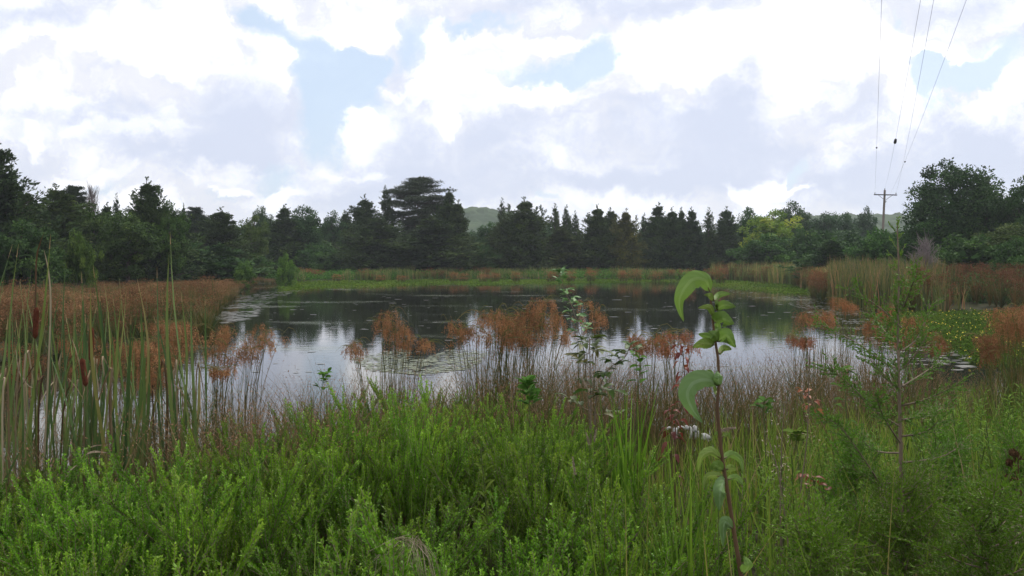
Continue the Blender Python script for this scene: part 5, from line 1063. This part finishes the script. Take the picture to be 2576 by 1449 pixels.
nf = 0
for q in range(200):
    x = R.uniform(-5, 2); y = R.uniform(2.2, 5.5); vx = float(VXY(x, y))
    if not (-50 < vx < 1650) or nf >= 9 or y < 3.4 or sdf(np.array([x]), np.array([y]))[0] < .4: continue
    g = gz(x, y); zt = P(vx, float(np.interp(vx, TOPX, TOPY)) + 25 + 120 * R.rand(), y)[2]; h = min(R.uniform(.8, 1.15), zt - g)
    if h < .5: continue
    nf += 1; e = empty('leafy_forb', (x, y, g - .02), R.rand() * 6.28); e.scale = (1, 1, h); tag(e, 'slim leafy weed poking out among the feathery bushes', 'weed', 'slim weeds among the feathery bushes')
    v = R.uniform(.6, 1.1); a, b_ = FB[nf % 3]; child(a, 'leaves', e, (v * 1.25, v, v * .8)); child(b_, 'stem', e)

# fine needled young juniper trees on the right
def spray(C, w, dens, R, lm, st, thick, leaf=.012, tn=.5):
    """needled side sprays along branch line C"""
    n = max(int(dens), 3); L = len(C) - 1.001
    for q in range(n):
        f = (q + R.rand()) / n * L; a = C[int(f)] * (1 - f % 1) + C[int(f) + 1] * (f % 1); ax = unit((C[int(f) + 1] - C[int(f)])[None])[0]; v = unit(R.randn(1, 3))[0]; v -= ax * (v @ ax)
        l_ = w * R.uniform(.4, 1.1); e = a + (ax * .95 + unit(v[None])[0] * .75 + [0, 0, .15]) * l_; st.add(*tubes(np.array([[a, (a + e) / 2, e]]), thick * .25, m=3))
        m = max(int(l_ / .0032), 6); g = R.rand(m, 1); B = a + (e - a) * g; D = unit((e - a)[None]) * .9 + unit(R.randn(m, 3)) * .6
        lm.add(*cards(B, D, R.randn(m, 3), leaf * R.uniform(.7, 1.3, m), .0042 + .002 * R.rand(m), np.clip(tn + R.randn(m) * .12, 0, 1)))
def juniper(label, stem, d, branches, seed, thick=.010, group=None, dense=1.0, col=(1, 1, 1), w=.07):
    R = rs(seed); S3 = np.array([P(x, y, d) for x, y in stem]); zb = gz(S3[0][0], d)
    o3 = np.array([S3[0][0], d, zb]); S3 = np.vstack([o3, S3]) if S3[0][2] > zb else S3
    root = empty('young_juniper', o3); tag(root, label, 'young tree', group); C0 = curve(S3, 30) - o3; st = MB(); lm = MB(); tw = MB()
    st.add(*tubes(C0[None], np.linspace(thick, thick * .2, 30)[None], m=7)); st.build('trunk', M['greystem'], root, True)
    spray(C0[12:], w * .7, 60 * dense, R, lm, tw, thick * .3, tn=.65)
    for (pts, bare) in branches:
        dp = R.uniform(-.35, .35) if bare is not None else 0; n = len(pts)
        C = curve(np.array([P(x, y, d + dp * i / (n - 1)) for i, (x, y) in enumerate(pts)]), 14) - o3; L = np.linalg.norm(np.diff(C, axis=0), axis=1).sum()
        tw.add(*tubes(C[None], np.linspace(thick * .45, thick * .12, 14)[None], m=5)); spray(C[int(14 * (bare or 0)):], w, 85 * L * dense, R, lm, tw, thick * .3)
    tw.build('branches', M['greystem'], root, True); o = lm.build('needles', M['juniper'], root); o.color = (*col, 1)
def Z(*p): return [(1889 + a * .5264, 687 + b_ * .5264) for a, b_ in p]
juniper('tall open young juniper with pale bare branches rising over the right bank', [(2268, 1300), (2266, 1180), (2264, 1100), (2262, 1000), (2259, 900), (2258, 800), (2260, 700), (2256, 560)], 3.1, [
    (Z((715, 735), (590, 655), (480, 540), (375, 455)), .35), (Z((712, 812), (640, 700), (600, 600)), .4), (Z((715, 860), (600, 850), (520, 790)), .4), (Z((718, 1130), (620, 1010), (540, 890), (430, 740), (340, 680)), .15),
    (Z((722, 905), (900, 880), (1010, 820)), .25), (Z((722, 632), (830, 605), (960, 545)), .3), (Z((722, 1115), (900, 1115), (1100, 1095)), .2), (Z((715, 460), (640, 430), (500, 330), (320, 240)), .1), (Z((722, 460), (790, 380), (840, 300)), .05),
    (Z((725, 175), (760, 80), (795, -12)), .0), (Z((718, 262), (620, 170), (480, 75)), .0), (Z((725, 370), (800, 300), (860, 150)), 0), (Z((718, 560), (640, 500), (560, 400)), .1), (Z((722, 540), (820, 480), (900, 420)), .1),
    (Z((715, 330), (650, 290), (580, 200)), 0), (Z((720, 700), (820, 680), (930, 640)), .1), (Z((718, 1000), (600, 1000), (480, 930)), .1), (Z((722, 1000), (840, 1010), (960, 960)), .1), (Z((720, 780), (830, 760), (900, 700)), .1),
    (Z((718, 1200), (600, 1180), (450, 1080)), .1), (Z((722, 1200), (860, 1200), (1000, 1150)), .1)], 1, dense=1.5, col=(1.35, 1.2, 1.2), w=.07)
def bushy(label, vx, vy0, vy1, d, hwv, seed, n=26, col=(.8, .85, .8)):
    R = rs(seed); br = []
    for q in range(n):
        f = (q + R.rand()) / n; y0 = vy1 + (vy0 - vy1) * (.95 * f); a = R.rand() * 6.28; l_ = hwv * (1.0 - .75 * f) * R.uniform(.6, 1.1); dx = math.cos(a) * l_
        br.append(([(vx, y0), (vx + dx * .5, y0 - 18), (vx + dx, y0 - 30 - 60 * R.rand())], .0))
    juniper(label, [(vx, vy1), (vx + 3, (vy0 + vy1) / 2), (vx - 2, vy0)], d, br, seed, .008, dense=1.25, col=col, w=.10)
bushy('low dark green juniper bush at the bottom right under the tall open juniper', 2270, 1215, 1560, 2.9, 260, 11, 40, (1.45, 1.15, .7))
bushy('spreading dark juniper bush at the bottom right corner', 2480, 1235, 1600, 2.4, 250, 12, 34, (1.25, 1.05, .6))
bushy('dark juniper bush at the bottom right of the dogwood stem', 2040, 1300, 1600, 2.5, 190, 13, 26, (1.6, 1.3, .8))
bushy('small juniper poking up in the grass at the right edge', 2560, 1120, 1420, 3.6, 150, 14, 24, (1.3, 1.25, .8))
bushy('feathery juniper shoot between the tall juniper and the orange leaved sapling', 2150, 1130, 1400, 3.7, 130, 15, 24, (1.4, 1.35, .9))
bushy('small upright juniper behind and right of the tall juniper', 2390, 1100, 1400, 3.9, 130, 16, 24, (1.4, 1.35, .9))

# dried stalks, thistle and foxtails
def thistle():
    d = 2.7; b0 = P(2570, 1449, d); g = gz(b0[0], d); o3 = np.array([b0[0], d, g]); root = empty('dead_thistle', o3); tag(root, 'dried brown thistle with four round spiky heads at the right edge', 'thistle'); R = rs(3)
    for (hx, hy, r_) in [(2547, 1138, .013), (2561, 1149, .014), (2539, 1163, .013), (2536, 1201, .012)]:
        C = curve([np.zeros(3), P(2572, 1330, d) - o3, P(2562, 1215, d) - o3, P(hx, hy + 4, d) - o3], 12); MB().add(*tubes(C[None], .0022, m=4)).build('stalk', M['thistle'], root)
        n = 260; v = unit(R.randn(n, 3)); mb = MB(); c = P(hx, hy, d) - o3; mb.add(*cards(c + v * r_ * .35, v, R.randn(n, 3), r_ * R.uniform(.6, 1.15, n), .003 + 0 * v[:, 0], .5))
        z_ = np.linspace(-1, 1, 9); mb.add(*tubes((c + np.stack([0 * z_, 0 * z_, z_ * r_ * .8], 1))[None], (r_ * .75 * np.sqrt(np.clip(1 - z_ ** 2, .01, 1)))[None], m=8)); mb.build('head', M['thistle'], root)
thistle()
def foxtail(label, base, tip, d, ln=.06, seed=1):
    R = rs(seed); b0 = P(*base, d); g = gz(b0[0], d); o3 = np.array([b0[0], d, g]); root = empty('foxtail_grass', o3); tag(root, label, 'foxtail', 'tan foxtail seed heads on the bank'); A = P(*tip[0], d) - o3; B = P(*tip[1], d) - o3
    C = curve([np.zeros(3), A * .6 + [0, 0, .03], A], 10); MB().add(*tubes(C[None], .0012, m=4)).build('stem', M['greenstem'], root); n = 420; f = R.rand(n, 1); v = unit(R.randn(n, 3)); v += unit((B - A)[None]) * .8
    MB().add(*cards(A + (B - A) * f, v, R.randn(n, 3), .010 * R.uniform(.6, 1.2, n) * (1 - .5 * f[:, 0]), .0016 + 0 * f[:, 0], .5)).build('seed_head', M['dry'], root)
foxtail('tan foxtail head pointing right beside the dogwood stem', (1815, 1180), ((1808, 1084), (1848, 1076)), 2.2, seed=1)
foxtail('pale green foxtail head in front of the olive leaves', (1500, 1100), ((1462, 950), (1482, 985)), 3.6, seed=2)
foxtail('tan foxtail head low among the bushes left of the grass tuft', (1448, 1260), ((1446, 1195), (1440, 1150)), 3.0, seed=3)
foxtail('first of two tan foxtail heads under the bluish sapling', (1490, 1200), ((1482, 1120), (1474, 1088)), 3.6, seed=4)
foxtail('second tan foxtail head under the bluish sapling, slightly higher', (1500, 1200), ((1494, 1110), (1500, 1080)), 3.6, seed=5)
def stalk(label, pts, d, seed):
    R = rs(seed); C = np.array([P(x, y, d) for x, y in pts]); g = gz(C[0][0], d); o3 = np.array([C[0][0], d, g]); C = np.vstack([o3, C]) if C[0][2] > g else C; root = empty('dry_stalk', o3); tag(root, label, 'dry stalk', 'dead grey stalks in the right bank grass')
    C = curve(C, 16) - o3; mb = MB(); mb.add(*tubes(C[None], np.linspace(.0042, .0016, 16)[None], m=5)); n = 60; k = R.randint(9, 16, n); B = C[k] + R.randn(n, 3) * [.02, .02, .03]
    mb.build('stem', M['greystem'], root, True); MB().add(*cards(B, R.randn(n, 3) + [0, 0, .6], R.randn(n, 3), .014 + 0 * k, .005 + 0 * k, .5)).build('seed_head', M['dry'], root)
stalk('tall pinkish grey dead stalk right of the dogwood sapling', [(2010, 1400), (2012, 1250), (2030, 1100), (2034, 960), (2036, 880)], 3.4, 1)
stalk('dead grey stalk left of the tall pinkish one', [(1964, 1400), (1962, 1250), (1966, 1120), (1972, 1010)], 3.3, 2)
stalk('thin dead stalk leaning behind the dogwood leaves', [(1990, 1500), (1978, 1330), (1955, 1180), (1930, 1100)], 2.9, 3)
stalk('short dead stalk at the bottom right by the corner bush', [(2610, 1500), (2600, 1420), (2592, 1340), (2585, 1290)], 2.3, 4)
stalk('dead stalk between the tall juniper and the small upright juniper', [(2330, 1300), (2335, 1180), (2345, 1080), (2350, 1000)], 4.6, 5)
# white scrap
def scrap():
    d = 6.2; b0 = P(1738, 1110, d); R = rs(5); root = empty('white_scrap', (b0[0], d, b0[2])); tag(root, 'broken white weathered scrap half hidden in the grass behind the dogwood sapling', 'debris')
    for (x0, y0, x1, y1, hh) in [(1678, 1077, 1690, 1076, .012), (1693, 1078, 1703, 1077, .05), (1706, 1074, 1722, 1075, .012), (1724, 1072, 1733, 1074, .025), (1736, 1074, 1741, 1080, .06), (1744, 1073, 1753, 1074, .04), (1748, 1084, 1752, 1086, .05), (1756, 1086, 1759, 1088, .035), (1765, 1092, 1782, 1094, .038), (1783, 1098, 1788, 1100, .02)]:
        n = 14; t = np.linspace(0, 1, n); A = np.array([P(x0 + (x1 - x0) * f, y0 + (y1 - y0) * f - 3 * math.sin(f * 3), d) for f in t]) - np.array(root.location)
        jag = hh * (1 + .5 * R.rand(n)); V = np.stack([A, A - np.stack([0 * t, 0 * t, jag], 1), A + [0, .03, -.004], A + np.stack([0 * t, .03 + 0 * t, -jag], 1)], 1).reshape(-1, 3)
        i = np.arange(n - 1) * 4; Q = np.concatenate([np.stack([i + a, i + b_, i + 4 + b_, i + 4 + a], 1) for a, b_ in ((0, 1), (1, 3), (3, 2), (2, 0))]); Q = np.vstack([Q, [0, 1, 3, 2], [4 * n - 4, 4 * n - 3, 4 * n - 1, 4 * n - 2]])
        MB().add(V, Q).build('fragment', M['white'], root)
scrap()

# ------------------------------------------------------------------ haze
def haze():
    x0, x1, y0, y1, z0, z1 = -1255, 1255, -1230, 1280, -1.8, 75
    V = [(x, y, z) for x in (x0, x1) for y in (y0, y1) for z in (z0, z1)]; Q = [(0, 1, 3, 2), (4, 6, 7, 5), (0, 4, 5, 1), (2, 3, 7, 6), (0, 2, 6, 4), (1, 5, 7, 3)]
    m, N, L = new_mat('haze'); v = N.new('ShaderNodeVolumePrincipled'); v.inputs['Color'].default_value = (.86, .92, 1, 1); v.inputs['Density'].default_value = HAZE; v.inputs['Anisotropy'].default_value = .2
    o = N.new('ShaderNodeOutputMaterial'); L.new(v.outputs[0], o.inputs['Volume']); tag(MB().add(V, Q).build('haze', m), kind='stuff')
HAZE = .00042
haze()
